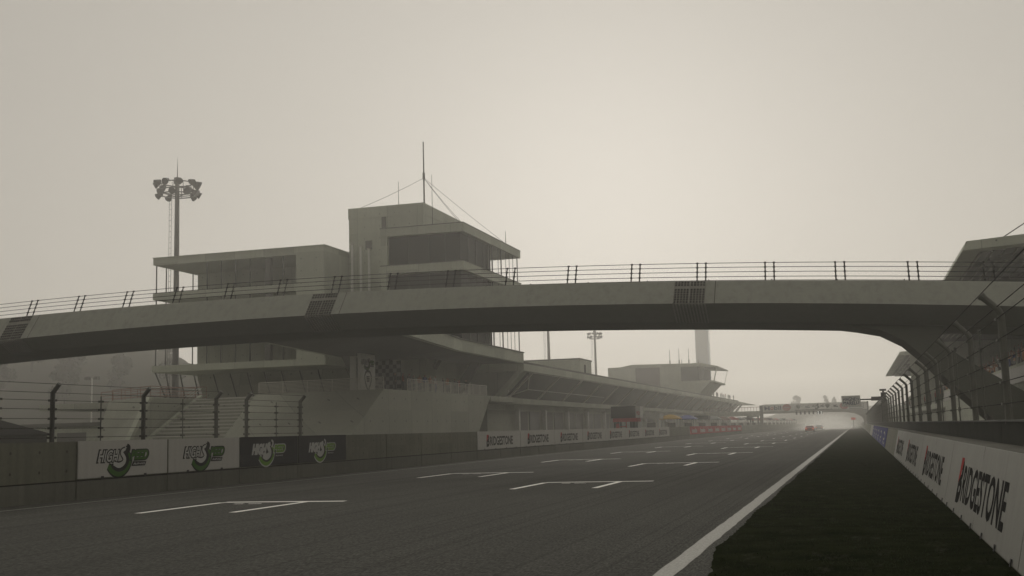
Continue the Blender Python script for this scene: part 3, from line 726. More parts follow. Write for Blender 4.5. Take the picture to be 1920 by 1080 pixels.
g = MB(); g.hexa([(-62.3, 86.2, -.05), (-61.64, 86.0, -.05), (-61.64, 86.5, -.05), (-62.3, 86.7, -.05), (-62.3, 90.85, ZT + .05), (-61.64, 90.6, ZT + .05), (-61.64, 91.1, ZT + .05), (-62.3, 91.4, ZT + .05)]); obj('edge_strip', g, K['conc'], bk)
# railings
def railing(label, pts, h, nslat, m, posts_every=2.2, base=None, group='railings on the podium'):
    t = thing('railing', label, 'railing', pts[0], group)
    sl_ = MB(); po = MB(); tp = MB()
    for a, b in zip(pts, pts[1:]):
        a = Vector(a); b = Vector(b); L = (b - a).length; k = max(1, int(L / posts_every))
        for i in range(k + 1):
            p = a.lerp(b, i / k); po.tube(p, p + Vector((0, 0, h)), .035, 6)
        for s in range(nslat): sl_.tube(a + Vector((0, 0, h * (s + .6) / (nslat + .8))), b + Vector((0, 0, h * (s + .6) / (nslat + .8))), .026, 5)
        tp.tube(a + Vector((0, 0, h)), b + Vector((0, 0, h)), .04, 6)
    obj('post', po, m, t); obj('slats', sl_, m, t); obj('handrail', tp, m, t); return t
railing('slatted pale railing along the front edge of the podium', [(-52.5, 94.1, ZT), (-39.4, 92.5, ZT)], 1.05, 8, K['rail_l'])
railing('slatted pale railing along the track side of the podium', [(-39.2, 97.5, ZT), (-38.75, 119.6, ZT)], 1.05, 8, K['rail_l'])
railing('red brown railing along the top of the sloping bank', [(-69.5, 95.9, ZT), (-62.0, 91.2, ZT), (-61.9, 98.5, ZT)], 1.05, 3, K['rail_red'])
railing('thin grey railing behind the bank beside the raking struts', [(-76, 103, ZT), (-69.5, 100, ZT), (-61.9, 100.5, ZT)], 1.25, 3, K['rail_red'])
# orange and red banners hung inside the railing
for i, (x0, x1, c) in enumerate(((-52.3, -51.3, 'r'), (-50.0, -49.1, 'o'), (-47.4, -46.0, 'r'), (-44.8, -43.6, 'r'), (-43.0, -42.4, 'o'))):
    pass
# sign pylon and chequered wall
py = thing('sign_pylon', 'white sign pylon with emblem and shield standing on the podium', 'sign', (-44, 101, ZT))
g = MB(); g.box(-43.3, -43.0, 95.6, 98.95, ZT, 9.28); obj('face_panel', g, K['sign_white'], py)
g = MB(); g.box(-44.65, -44.0, 96.9, 97.25, ZT, 9.15); obj('side_panel', g, K['sign_white'], py)
g = MB(); g.box(-44.0, -43.3, 97.0, 97.2, ZT, 9.0); obj('link_panel', g, K['black_board'], py)
def fpy(u, v, d): return (-42.998 + d, 95.6 + u, v)
mbs = [MB() for _ in range(4)]; hsr_logo(mbs, fpy, 1.0, .18, 7.9)
for nm, m_, k in (('ink', 'ink', 0), ('w', 'ink_w', 1), ('g', 'ink_green', 2), ('b', 'ink', 3)): obj({'ink': 'emblem_rim', 'w': 'emblem_white', 'g': 'emblem_green', 'b': 'emblem_black'}[nm], mbs[k], K[m_], py, recalc=False)
a = MB(); sh = [(1.68, 7.72), (1.2, 7.6), (.95, 7.2), (1.02, 6.75), (1.35, 6.25), (1.68, 5.98), (2.0, 6.25), (2.33, 6.75), (2.4, 7.2), (2.15, 7.6)]
ribbon(a, fpy, smooth_pts(sh + [sh[0]], 3), [.2] * 31, .004); a.add([fpy(1.4, 6.7, .004), fpy(1.95, 6.7, .004), fpy(2.05, 7.25, .004), fpy(1.3, 7.25, .004)], [(0, 1, 2, 3)]); obj('shield', a, K['ink'], py, recalc=False)
ch = thing('chequered_wall', 'black and white chequered wall panel behind the sign pylon', 'sign', (-43.9, 104, ZT))
g = MB(); nx, nz = 7, 8
for i in range(nx):
    for j in range(nz):
        x_ = -45.25 + i * .386; z_ = ZT + .12 + j * .39; g.box(x_, x_ + .386, 104, 104.15, z_, z_ + .39, (i + j) % 2)
obj('panel', g, [K['door2'], K['black_board']], ch)

# ------------------------------------------------------------------ people: one continuous body, a few clothing variants
def person_mesh(shirt, pants, hair, name):
    P = [(0, 0, .96), (0, .01, 1.16), (0, .02, 1.36), (0, .01, 1.50), (0, -.02, 1.60), (0, -.015, 1.72),
         (-.18, .02, 1.42), (-.25, .0, 1.14), (-.23, -.10, .90), (.18, .02, 1.42), (.25, .0, 1.14), (.22, -.12, .92),
         (-.10, 0, .88), (-.11, -.02, .48), (-.11, .02, .09), (-.12, -.13, .05), (.10, 0, .88), (.11, -.02, .48), (.12, .02, .09), (.13, -.13, .05)]
    Ed = [(0, 1), (1, 2), (2, 3), (3, 4), (4, 5), (2, 6), (6, 7), (7, 8), (2, 9), (9, 10), (10, 11), (0, 12), (12, 13), (13, 14), (14, 15), (0, 16), (16, 17), (17, 18), (18, 19)]
    rr_ = [.15, .14, .165, .06, .10, .085, .075, .05, .035, .075, .05, .035, .095, .065, .045, .04, .095, .065, .045, .04]
    me = bpy.data.meshes.new('body'); me.from_pydata(P, Ed, []); o = bpy.data.objects.new('body', me); COL.objects.link(o)
    o.modifiers.new('skin', 'SKIN')
    for i, v in enumerate(me.skin_vertices[0].data): v.radius = (rr_[i], rr_[i] * (.75 if i < 3 else 1)); v.use_root = (i == 0)
    s = o.modifiers.new('sub', 'SUBSURF'); s.levels = 1; s.render_levels = 1
    dg = bpy.context.evaluated_depsgraph_get(); dg.update()
    out = bpy.data.meshes.new_from_object(o.evaluated_get(dg)); bpy.data.objects.remove(o)
    out.name = name; out.materials.clear()
    for m in (plain('skin', (.35, .22, .16), .6), shirt, pants, hair): out.materials.append(m)
    for p in out.polygons:
        c = p.center; z = c.z
        p.material_index = 3 if (z > 1.68 or (z > 1.56 and c.y > .02)) else (0 if z > 1.5 or (abs(c.x) > .2 and z < 1.02) else (1 if z > .95 else 2)); p.use_smooth = True
    return out
cl = {k: plain(k + '_cloth', c, .8) for k, c in dict(dark=(.03, .03, .035), red=(.22, .04, .03), orange=(.28, .11, .03), grey=(.14, .14, .14), white=(.5, .5, .48), blue=(.05, .07, .18), green=(.06, .1, .05)).items()}
hair = plain('dark_hair', (.03, .024, .02), .7)
PM = {k: person_mesh(cl[a], cl[b], hair, 'person_body') for k, (a, b) in dict(dark=('dark', 'dark'), red=('red', 'dark'), orange=('orange', 'grey'), grey=('grey', 'dark'), white=('white', 'blue'), blue=('blue', 'grey'), green=('green', 'dark')).items()}
def person(k, loc, rz, label, group, s=1.0):
    o = bpy.data.objects.new('person', PM[k]); COL.objects.link(o); o.location = loc; o.rotation_euler = (0, 0, rz); o.scale = (s, s, s)
    return tag(o, label, 'person', group)
desc = dict(dark='dark clothes', red='a red top', orange='an orange top', grey='a grey top', white='a white top', blue='a blue top', green='a green top')
seq = ['dark', 'red', 'dark', 'grey', 'orange', 'blue', 'orange', 'white', 'red', 'dark', 'orange', 'green', 'grey', 'dark', 'red', 'dark']
ow = ['first past the chequered wall', 'second past the chequered wall', 'third past the chequered wall', 'fourth past the chequered wall', 'fifth past the chequered wall', 'sixth past the chequered wall', 'seventh past the chequered wall', 'middle of the railing',
      'just past the middle of the railing', 'eighth from the far end of the railing', 'seventh from the far end of the railing', 'sixth from the far end of the railing', 'fourth from the far end of the railing', 'third from the far end of the railing', 'second from the far end of the railing', 'last at the far end of the railing']
for i, k in enumerate(seq):
    person(k, (-40.2 - random.uniform(0, .8), 98.8 + 1.27 * i + random.uniform(-.3, .3), ZT), rad(90 + random.uniform(-40, 40)), 'person in %s behind podium railing, %s' % (desc[k], ow[i]), 'people behind the podium railing', random.uniform(.95, 1.04))

# ------------------------------------------------------------------ pit building
pb = thing('pit_building', 'very long low pit building with a slanted glass front above garage doors', 'building', (-45, 260, 0))
YA, YB = 131.2, 402.0
g = MB(); g.prism([(-37.8, 9.0), (-37.8, 9.85), (-44, 10.0), (-62, 10.0), (-62, 9.1)], 'y', YA, YB); obj('roof', g, K['conc'], pb)
g = MB(); g.box(-62, -38.9, YA + .3, YB, 9.98, 10.35); obj('roof_edge', g, K['conc_d'], pb)
# tapering roof tip at the far end
g = MB(); g.add([(-37.8, YB, 9.0), (-62, YB, 9.1), (-62, YB, 10), (-37.8, YB, 9.85), (-38.2, 466, 9.65), (-40, 466, 9.65), (-40, 466, 9.75), (-38.2, 466, 9.75)], [(0, 1, 2, 3), (7, 6, 5, 4), (0, 4, 5, 1), (1, 5, 6, 2), (2, 6, 7, 3), (3, 7, 4, 0)]); obj('roof_tip', g, K['conc'], pb)
g = MB(); g.tube((-38.6, 410, 9.2), (-40.5, 399, 5.5), .35, 8); obj('raking_strut', g, K['steel_l'], pb)
# end wall with slanted edge beam
g = MB(); g.prism([(-62, 5.3), (-41.9, 5.3), (-38.4, 9.0), (-62, 9.0)], 'y', YA + .2, YA + .6); obj('end_wall', g, K['conc_pod'], pb)
g = MB(); g.prism([(-41.7, 5.85), (-41.0, 5.85), (-37.75, 9.0), (-38.55, 9.0)], 'y', YA - .35, YA + .2); obj('edge_beam', g, K['conc'], pb)
g = MB(); g.prism([(-42.3, 5.9), (-41.6, 5.9), (-38.5, 9.0), (-39.2, 9.0)], 'y', YA + .2, YA + 4.0); obj('front_panel', g, K['conc_pod'], pb)
g = MB(); g.prism([(-42.0, 5.95), (-41.7, 5.95), (-38.55, 8.99), (-38.85, 8.99)], 'y', YA + 4.0, YB - .5); obj('glazing', g, K['glass2'], pb)
yr = [137.0 + 13.55 * k for k in range(20)]
for k, y_ in enumerate(yr):
    g = MB(); g.prism([(-41.72, 5.96), (-41.45, 5.96), (-38.2, 8.99), (-38.5, 8.99)], 'y', y_ - .14, y_ + .14); obj('glazing_rib', g, K['rail_l'], pb)
rnd = random.Random(5)
g = MB()
for k in range(19):
    if rnd.random() < .6:
        y_ = yr[k] + rnd.uniform(2, 6); g.prism([(-41.69, 6.0), (-41.66, 6.0), (-38.53, 8.95), (-38.56, 8.95)], 'y', y_, y_ + rnd.uniform(2.5, 6))
obj('blind', g, K['recess'], pb)
for y_ in ():
    pass
g = MB(); g.tube((-38.0, YA + 3.4, 8.96), (-38.6, YA + 4.4, 6.9), .06, 6); g.tube((-38.6, YA + 4.4, 6.9), (-41.5, YA + 3.6, 5.98), .06, 6); g.tube((-38.6, YA + 4.4, 6.9), (-39.0, 182, 6.9), .035, 6); g.tube((-38.0, YA + 3.4, 8.94), (-38.0, 330, 8.94), .04, 6); obj('glass_frame', g, K['whitepost'], pb)
g = MB(); g.box(-62, -40.7, YA, YB - .5, 5.25, 5.95); obj('sill_slab', g, K['conc'], pb)
g = MB(); g.box(-62, -42.6, YA + .2, YB - .8, -.02, 5.25); obj('garage_wall', g, K['conc_pod'], pb)
g = MB(); g.box(-42.65, -42.45, YA + .2, YB - .8, 4.5, 5.25); obj('lintel', g, K['conc'], pb)
for k in range(20):
    y_ = 142.8 + 13.3 * k
    g = MB(); g.box(-42.35, -41.85, y_ - .3, y_ + .3, 0, 4.7); obj('column', g, K['whitepost'], pb)
    d0 = y_ + 1.0
    g = MB(); g.box(-42.58, -42.5, d0, d0 + 5.0, 0, 4.4)
    for z_ in [.5 + .5 * q for q in range(8)]: g.box(-42.5, -42.485, d0, d0 + 5.0, z_, z_ + .04)
    obj('garage_door', g, K['door2' if rnd.random() < .5 else 'door'], pb)
    g = MB(); g.box(-42.58, -42.5, d0 + 6.0, d0 + 11.0, 0, 4.4)
    for z_ in [.5 + .5 * q for q in range(8)]: g.box(-42.5, -42.485, d0 + 6, d0 + 11.0, z_, z_ + .04)
    obj('garage_door', g, K['door2' if rnd.random() < .4 else 'door'], pb)
g = MB(); g.box(-41.0, -40.6, 133.8, 134.2, 6.6, 7.0); g.tube((-40.8, 134, 7.0), (-40.6, 134, 8.6), .03, 6)
tag(obj('wall_lamp', g, K['whitepost'], loc=(-40.8, 134, 6.6)), 'small white wall lamp beside the slanted glass of the pit building', 'lamp')
# blocks on the pit building roof
rbk = thing('roof_block', 'low concrete block on the pit building roof, near the control building', 'building', (-48, 184, 10.3))
g = MB(); g.box(-56.5, -42.4, 180, 188.5, 10.3, 13.15); obj('walls', g, K['conc'], rbk)
g = MB(); g.box(-56.6, -42.3, 179.9, 188.6, 13.15, 13.35); obj('roof', g, K['conc_d'], rbk)
g = MB(); g.box(-42.42, -42.36, 183.0, 184.2, 10.4, 12.4); obj('door', g, K['glass'], rbk)
vt = thing('viewing_tower', 'concrete viewing tower with an overhanging glazed beak on the pit building roof', 'building', (-48, 312, 10.3))
g = MB(); g.prism([(-63, 10.3), (-39.0, 10.3), (-36.1, 13.2), (-36.1, 13.75), (-40.4, 13.75), (-40.4, 17.5), (-37.2, 17.5), (-38.4, 18.3), (-56.5, 18.6), (-59.5, 18.05), (-63, 18.0)], 'y', 300, 326); obj('walls', g, K['conc'], vt)
g = MB(); g.prism([(-40.3, 17.5), (-33.9, 17.05), (-33.9, 17.35), (-38.4, 18.35), (-40.3, 18.4)], 'y', 300.2, 325.8); obj('roof_overhang', g, K['conc'], vt)
g = MB(); g.prism([(-36.2, 13.15), (-34.9, 13.15), (-34.9, 13.6), (-36.2, 13.75)], 'y', 300.2, 325.8); obj('beak_floor', g, K['conc'], vt)
for y_ in (300.4, 325.4):
    g = MB(); g.tube((-34.1, y_, 17.2), (-35.1, y_, 13.4), .15 if y_ < 310 else .07, 6); obj('beak_post', g, K['conc'], vt)
g = MB(); g.tube((-37.0, 300.4, 17.4), (-37.9, 300.4, 13.8), .07, 6); obj('beak_post', g, K['conc_d'], vt)
g = MB(); g.box(-43.5, -38.9, 299.9, 300.1, 13.8, 17.4); g.box(-40.45, -38.9, 300, 326, 13.76, 17.45); obj('window', g, K['glass'], vt)
g = MB(); g.box(-55.5, -49.1, 299.85, 300.02, 12.6, 17.6); obj('cladding_panel', g, K['purple'], vt)
for i, (x_, zt, lab) in enumerate(((-47.5, 22.6, 'tall thin aerial on the viewing tower roof, left of three'), (-45.0, 22.9, 'tall thin aerial on the viewing tower roof, middle of three'), (-42.4, 22.9, 'tall thin aerial on the viewing tower roof, right of three'), (-44.3, 19.9, 'short stub aerial between the tall ones on the viewing tower'), (-39.9, 19.8, 'short stub aerial at the right edge of the viewing tower roof'))):
    g = MB(); g.tube((x_, 308, 18.2), (x_, 308, zt), .10, 6, .05); g.tube((x_, 308, 18.9), (x_, 308, 19.8 if zt > 20 else 18.95), .17, 6)
    tag(obj('aerial', g, K['steel_l'], loc=(x_, 308, 18.2)), lab, 'aerial', 'aerials on the viewing tower')
seqr = [random.choice(['dark', 'grey', 'red', 'blue', 'dark', 'green']) for _ in range(24)]
for i, k in enumerate(seqr):
    person(k, (-39.8 - random.uniform(0, 1.5), 318 + 3.4 * i + random.uniform(-.8, .8), 10.35), rad(90 + random.uniform(-40, 40)), 'person standing on the far end of the pit building roof', 'people on the pit building roof', random.uniform(1.0, 1.1))

# ------------------------------------------------------------------ floodlight towers
def light_tower(label, x, y, ztop, scale=1.0, ring=1.0):
    q = ring; t = thing('floodlight_tower', label, 'floodlight', (x, y, 0), 'floodlight towers behind the pits')
    g = MB(); g.tube((x, y, -.1), (x, y, ztop + .6), .52 * scale, 12, .30 * scale); g.tube((x, y, ztop), (x, y, ztop + .9), .48, 12, .45); obj('pole', g, K['steel'], t)
    g = MB(); g.tube((x, y, ztop + .8), (x, y, ztop + 3.9), .09, 6, .01); obj('spire', g, K['steel'], t)
    g = MB()
    for dx in (-.18, .18): g.tube((x - .9 + dx, y - .3, 0), (x - .9 + dx, y - .3, ztop - 1.5), .032, 5)
    z = 1.0
    while z < ztop - 1.5: g.tube((x - 1.08, y - .3, z), (x - .72, y - .3, z), .024, 4); z += .8
    obj('ladder', g, K['steel'], t)
    g = MB(); 
    for zz, r in ((ztop - 1.6, 2.35 * q), (ztop - 1.0, 2.5 * q), (ztop + .1, 2.1 * q)):
        pp = [(x + r * math.cos(6.2832 * i / 20), y + r * math.sin(6.2832 * i / 20), zz) for i in range(21)]; g.path(pp, .085, 6)
    for i in range(10):
        a = 6.2832 * i / 10; g.tube((x + 2.4 * math.cos(a), y + 2.4 * math.sin(a), ztop - 1.6), (x + 2.15 * math.cos(a), y + 2.15 * math.sin(a), ztop + .1), .05, 5)
        if i % 2 == 0: g.tube((x, y, ztop - 1.9), (x + 2.4 * math.cos(a), y + 2.4 * math.sin(a), ztop - 1.3), .07, 5)
    obj('ring', g, K['steel'], t)
    k = 0
    for a, dz in [(20 + 36 * i, 0.2) for i in range(10)] + [(2 + 36 * i, -1.2) for i in range(10)]:
        if k in (3, 13, 16): k += 1; continue
        a = rad(a); d = Vector((math.cos(a), math.sin(a), -.55)).normalized(); p = Vector((x + 2.45 * q * math.cos(a), y + 2.45 * q * math.sin(a), ztop + dz * q))
        g = MB(); g.tube(p, p + d * .30 * q, .2 * q, 10, .26 * q); g.tube(p + d * .30 * q, p + d * .9 * q, .3 * q, 10, .5 * q); g.tube(p - Vector((0, 0, .5)), p, .06, 5)
        obj('lamp', g, K['black'], t); k += 1
    return t
light_tower('floodlight tower with a ring of lamps, tallest and nearest, behind the left wing', -91.2, 140, 38.3)
light_tower('floodlight tower whose lamp ring shows just below the bridge', -77.1, 349, 31.6, 1.0, .72)
light_tower('floodlight tower whose bare pole shows left of the lamp ring below the bridge', -72.6, 275, 28.5, 1.0, .8)
t = thing('lamp_post', 'small twin lamp post standing before the hillside on the left', 'lamp post', (-119.9, 160, 0))
g = MB(); g.tube((-119.9, 160, -.1), (-119.9, 160, 12.4), .16, 8, .1); obj('pole', g, K['whitepost'], t)
for s in (-1, 1):
    g = MB(); g.tube((-119.9, 160, 12.3), (-119.9 + s * .8, 160, 12.3), .06, 6); g.box(-119.9 + s * .9 - .35, -119.9 + s * .9 + .35, 159.7, 160.3, 12.1, 12.6); obj('lamp', g, K['steel_l'], t)
g = MB(); g.box(-55.2, -49.6, 520, 525, -.1, 54); g.box(-49.6, -49.0, 520.5, 524.5, -.1, 53.8)
t = thing('tower_block', 'pale slender high-rise tower fading in the haze behind the pit building', 'building', (-61, 520, 0))
g = MB(); g.box(-68.3, -63.0, 520, 526, -.1, 55); obj('walls', g, K['pale'], t)
g = MB(); g.box(-63.0, -62.4, 520.4, 525.6, -.1, 54.6); obj('side_panel', g, plain('pale_blue_panel', (.5, .56, .62), .4), t)
g = MB(); g.box(-68.5, -62.2, 519.8, 526.2, 55, 55.6); obj('roof', g, K['pale'], t)
# ------------------------------------------------------------------ pit wall stands and canopies
XS = -27.3
t = thing('timing_stand', 'red and black pit wall timing stand behind the white boards', 'stand', (XS, 135, 0))
g = MB(); g.box(-28.0, -25.05, 134.2, 136.2, 3.05, 4.45); obj('canopy_box', g, K['black'], t)
g = MB(); g.box(-27.75, -24.85, 134.0, 136.4, 2.6, 3.03); obj('red_band', g, plain('dark_red_paint', (.36, .03, .04), .7), t)
g = MB(); g.box(-25.04, -24.5, 134.2, 136.2, 3.05, 4.4); obj('side_panel', g, K['white_board'], t)
g = MB(); put_word(g, lambda u, v, d: (-25.02 + u, 134.195 - d, v), 'YO', .05, .46, 3.35, 3.8, .004, .04); obj('lettering', g, K['ink_red'], t, recalc=False)
for x_ in (-27.75, -27.3, -25.8, -25.35):
    g = MB(); g.box(x_, x_ + .22, 134.4, 134.6, 0, 2.6); g.box(x_, x_ + .22, 135.8, 136, 0, 2.6); obj('leg', g, K['black'], t)
g = MB(); g.box(-27.5, -27.1, 134.35, 134.5, .9, 2.4); g.box(-27.1, -26.2, 134.35, 134.5, 2.0, 2.1); g.box(-26.3, -26.2, 134.35, 134.5, 0.6, 2.6); obj('red_frame', g, K['ink_red'], t)
cols = dict(white=(.5, .5, .47), yellow=(.42, .26, .03), blue=(.06, .08, .28), black=(.02, .02, .022), grey=(.2, .21, .21), brown=(.16, .09, .07), red=(.28, .03, .03))
cm = {k: plain(k + '_canopy_cloth', c, .7) for k, c in cols.items()}
seqc = ['white', 'yellow', 'blue', 'black', 'grey', 'brown', 'red', 'grey', 'black', 'grey', 'red', 'brown', 'black', 'brown', 'red', 'grey', 'black', 'brown', 'grey', 'red', 'black', 'grey']
ord_ = ['', ]
cnt = {}
for i, k in enumerate(seqc):
    yc = 157.2 + 17.9 * i
    cnt[k] = cnt.get(k, 0) + 1
    which = {1: 'nearest of its colour', 2: 'second of its colour along the pit wall', 3: 'third of its colour along the pit wall', 4: 'fourth of its colour along the pit wall', 5: 'fifth of its colour along the pit wall', 6: 'sixth of its colour along the pit wall'}[cnt[k]]
    tot = seqc.count(k)
    lab = '%s pit wall canopy on white posts%s' % (k, ', the only %s one' % k if tot == 1 else ', ' + which)
    t = thing('canopy', lab, 'canopy', (XS, yc, 0), 'canopies along the pit wall')
    w = 1.55; e = 3.15 + .0009 * (yc - 157) ; pk = e + .62
    g = MB()
    if k == 'black' or k == 'white':
        g.hexa([(XS - w, yc - w, e - .12), (XS + w, yc - w, e - .12), (XS + w, yc + w, e - .12), (XS - w, yc + w, e - .12), (XS - w * .6, yc - w, pk), (XS + w * .97, yc - w, pk - .05), (XS + w * .97, yc + w, pk - .05), (XS - w * .6, yc + w, pk)])
    else:
        rim = [(-w, -w), (0, -w), (w, -w), (w, 0), (w, w), (0, w), (-w, w), (-w, 0)]
        rings = [[(XS + a * s, yc + b * s, z) for a, b in rim] for s, z in ((1.0, e - .14), (1.0, e), (.6, e + .36), (.25, pk - .06))]
        vs = sum(rings, []) + [(XS, yc, pk)]; fs = []
        for r in range(3):
            for j in range(8): fs.append((r * 8 + j, r * 8 + (j + 1) % 8, r * 8 + 8 + (j + 1) % 8, r * 8 + 8 + j))
        fs += [(24 + j, 24 + (j + 1) % 8, 32) for j in range(8)] + [tuple(range(7, -1, -1))]
        g.add(vs, fs)
    obj('cover', g, cm[k], t)
    for a in (-1, 1):
        for b in (-1, 1):
            g = MB(); g.box(XS + a * 1.4 - .07, XS + a * 1.4 + .07, yc + b * 1.4 - .07, yc + b * 1.4 + .07, -.02, e); obj('post', g, K['sign_white'], t)
    g = MB(); g.box(XS - .9, XS + .25, yc - .5, yc + .5, -.02, 2.6); obj('cabinet', g, K['sign_white'], t)
    g = MB(); g.box(XS - .3, XS + .9, yc - 1.2, yc - 1.1, 1.3, 2.5); g.box(XS - .02, XS + .06, yc - 1.2, yc - 1.1, 0, 1.3); obj('screen', g, K['steel_l'], t)

# ------------------------------------------------------------------ start gantry
YG = 320.0
sg = thing('start_gantry', 'long white sponsor gantry spanning the track with start lights below', 'gantry', (-11, YG, 0))
XL, XR = -24.5, 2.75
g = MB(); g.box(XL, XR, YG, YG + 1.2, 5.35, 7.3); obj('banner', g, K['sign_white'], sg)
g = MB(); g.box(XL + 8.5, XR - 9, YG - .03, YG - .002, 5.42, 5.6); g.box(XL + 8.5, XR - 1.2, YG - .03, YG - .002, 5.42, 5.5); obj('trim_strip', g, K['steel_l'], sg)
g = MB(); g.prism([(XL, 4.75), (-7, 4.75), (-3.2, 4.68), (-.4, 4.2), (1.3, 3.3), (1.75, 2.4), (1.75, 0), (2.75, 0), (2.75, 5.34), (XL, 5.34)], 'y', YG + .05, YG + 1.1); obj('lower_beam', g, plain('gantry_concrete', (.36, .35, .32), .8), sg)
g = MB(); g.box(2.76, 3.15, YG - .1, YG + 1.3, 0, 7.35); obj('right_leg', g, K['steel_l'], sg)
g = MB(); g.box(-25.4, -24.51, YG, YG + 1.2, 0, 7.1); obj('left_leg', g, K['steel_l'], sg)
fm = lambda u, v, d: (XL + u, YG - .006 - d, v)
w1, w2 = MB(), MB()
put_word(w1, fm, 'M', .45, 1.9, 5.75, 6.75, .004, .03); put_word(w1, fm, 'bil', 3.0, 4.9, 5.75, 6.85, .004, .03); put_word(w2, fm, 'o', 1.98, 2.9, 5.75, 6.55, .004, .03)
obj('lettering', w1, K['ink_blue'], sg, recalc=False); obj('lettering', w2, K['ink_red'], sg, recalc=False)
for u in (6.35, 21.4):
    g = MB(); put_poly(g, fm, [(u + 1.12 * math.cos(6.2832 * i / 28), 6.32 + .93 * math.sin(6.2832 * i / 28)) for i in range(28)], .004); obj('roundel', g, plain('roundel_red', (.42, .1, .09), .5), sg, recalc=False)
    g = MB(); put_poly(g, fm, [(u - .7, 6.27), (u + .7, 6.27), (u + .7, 6.4), (u - .7, 6.4)], .006); obj('roundel_bar', g, K['white_board'], sg, recalc=False)
g = MB(); gi = plain('grey_lettering', (.14, .15, .14), .5)
for u in (9.5, 17.1): put_poly(g, fm, [(u - .62, 6.7), (u - .45, 6.85), (u + .45, 6.85), (u + .62, 6.7), (u + .4, 6.1), (u, 5.85), (u - .4, 6.1)], .004)
for u in (11.8, 19.2): put_poly(g, fm, [(u - .5, 6.05), (u + .6, 6.05), (u + .7, 6.3), (u, 6.42), (u + .6, 6.65), (u - .6, 6.65)], .004)
put_word(g, fm, 'HIGH', 13.0, 14.3, 6.2, 6.75, .004, .04, .3); put_word(g, fm, 'SPEED', 15.2, 16.3, 6.15, 6.75, .004, .04, .3)
ribbon(g, fm, smooth_pts([(14.7, 6.95), (14.4, 6.6), (14.8, 6.2), (14.3, 5.85), (13.8, 5.9)]), [.45] * 17, .004)
obj('sponsor_marks', g, gi, sg, recalc=False)
g = MB()
for a, b in (((22.7, 5.6), (26.3, 5.6)), ((22.7, 6.0), (26.3, 6.0)), ((22.7, 5.6), (22.7, 6.9)), ((26.3, 5.6), (26.3, 6.9))): ribbon(g, fm, [a, b], [.12, .12], .004)
obj('frame_mark', g, gi, sg, recalc=False)
for x_ in (-15.6, -14.5, -13.4, -12.28, -11.17):
    g = MB(); g.box(x_ - .22, x_ + .22, YG - .35, YG + .04, 4.3, 5.1); g.box(x_ - .03, x_ + .03, YG - .2, YG - .1, 5.1, 5.36); obj('start_light', g, K['black'], sg)
dots = emis('lit_display', (1, 1, .95), 1.0)
g = MB(); g.box(-10.25, -8.8, YG - .3, YG + .03, 4.35, 5.1); obj('display_case', g, K['black'], sg)
for x_ in (-9.9, -9.12):
    g = MB()
    for zz in (4.46, 4.82): g.box(x_ - .13, x_ + .13, YG - .33, YG - .3, zz, zz + .18)
    obj('lit_digit', g, dots, sg)
g = MB(); g.box(-43, -25.4, YG + .5, YG + 3.2, 4.3, 5.6); obj('walkway', g, K['conc'], sg)
g = MB()
for i in range(22): g.tube((-43 + .8 * i, YG + .6, 5.6), (-43 + .8 * i, YG + .6, 6.7), .05, 5)
g.tube((-43, YG + .6, 6.7), (-25.5, YG + .6, 6.7), .06, 5); obj('walkway_railing', g, K['rail_red'], sg)
g = MB(); g.box(-28.5, -25.2, YG - 5, YG - 4, 4.0, 4.25); obj('hut_roof', g, K['steel_l'], sg)
g = MB(); g.tube((-28.3, YG - 4.5, 0), (-28.3, YG - 4.5, 4.0), .1, 6); g.tube((-25.5, YG - 4.5, 0), (-25.5, YG - 4.5, 4.0), .2, 6); obj('hut_post', g, K['steel_l'], sg)
# flag station person shapes by the gantry foot
person('red', (-25.6, 300, 1.85), rad(180), 'person in a red top standing by the foot of the start gantry', 'marshals by the gantry foot', 1.1)
person('dark', (-26.3, 302, 1.85), rad(150), 'person in dark clothes standing by the foot of the start gantry', 'marshals by the gantry foot', 1.1)
t = thing('sponsor_sign', 'white sign with dark blue lettering on an arm above the right fence', 'sign', (2.7, 122, 1.75))
YM = 122.0
g = MB(); g.box(2.45, 2.95, YM - .2, YM + .2, 1.7, 4.75); g.box(2.35, 3.0, YM - .05, YM + .05, 4.9, 5.1); g.tube((2.7, YM, 4.6), (2.7, YM, 5.0), .1, 8); obj('post', g, K['steel'], t)
g = MB(); g.box(1.5, 2.5, YM - .22, YM + .22, 3.95, 4.35); obj('bracket', g, K['steel'], t)
g = MB(); g.box(.4, 1.5, YM - .06, YM + .06, 4.02, 4.16); obj('arm', g, K['steel'], t)
g = MB(); g.box(-1.4, .45, YM - .06, YM + .02, 3.42, 4.52); obj('panel', g, plain('bright_sign_panel', (.9, .9, .86), .6, .04, 1), t)
g = MB()
def bulge(top):
    def f(u, v, d):     # lens-shaped lettering: the rows curve out at the middle
        c = 1 - ((u - .925) / .85) ** 2
        vv = v * (.20 + .17 * max(c, 0))
        return (-1.4 + u, YM - .062 - d, 3.965 + (.03 + vv if top else -.03 - (.20 + .17 * max(c, 0)) + vv))
    return f
put_word(g, bulge(True), 'MAGNETI', .16, 1.69, 0, 1, .004, .0); put_word(g, bulge(False), 'MARELLI', .16, 1.69, 0, 1, .004, .0); obj('lettering', g, K['ink_blue'], t, recalc=False)
g = MB(); g.tube((-.25, 330, 0), (-.25, 330, 2.4), .06, 6); 
t = thing('track_signal', 'small red signal board beside the far end of the track', 'sign', (-1.0, 300, 0))
g = MB(); g.tube((-.9, 300, 0), (-.9, 300, 2.6), .05, 6); obj('post', g, K['steel_l'], t)
g = MB(); g.box(-1.45, -.35, 299.95, 300.05, 2.5, 3.0); obj('board', g, emis('lit_red_board', (.6, .14, .1), .25), t)

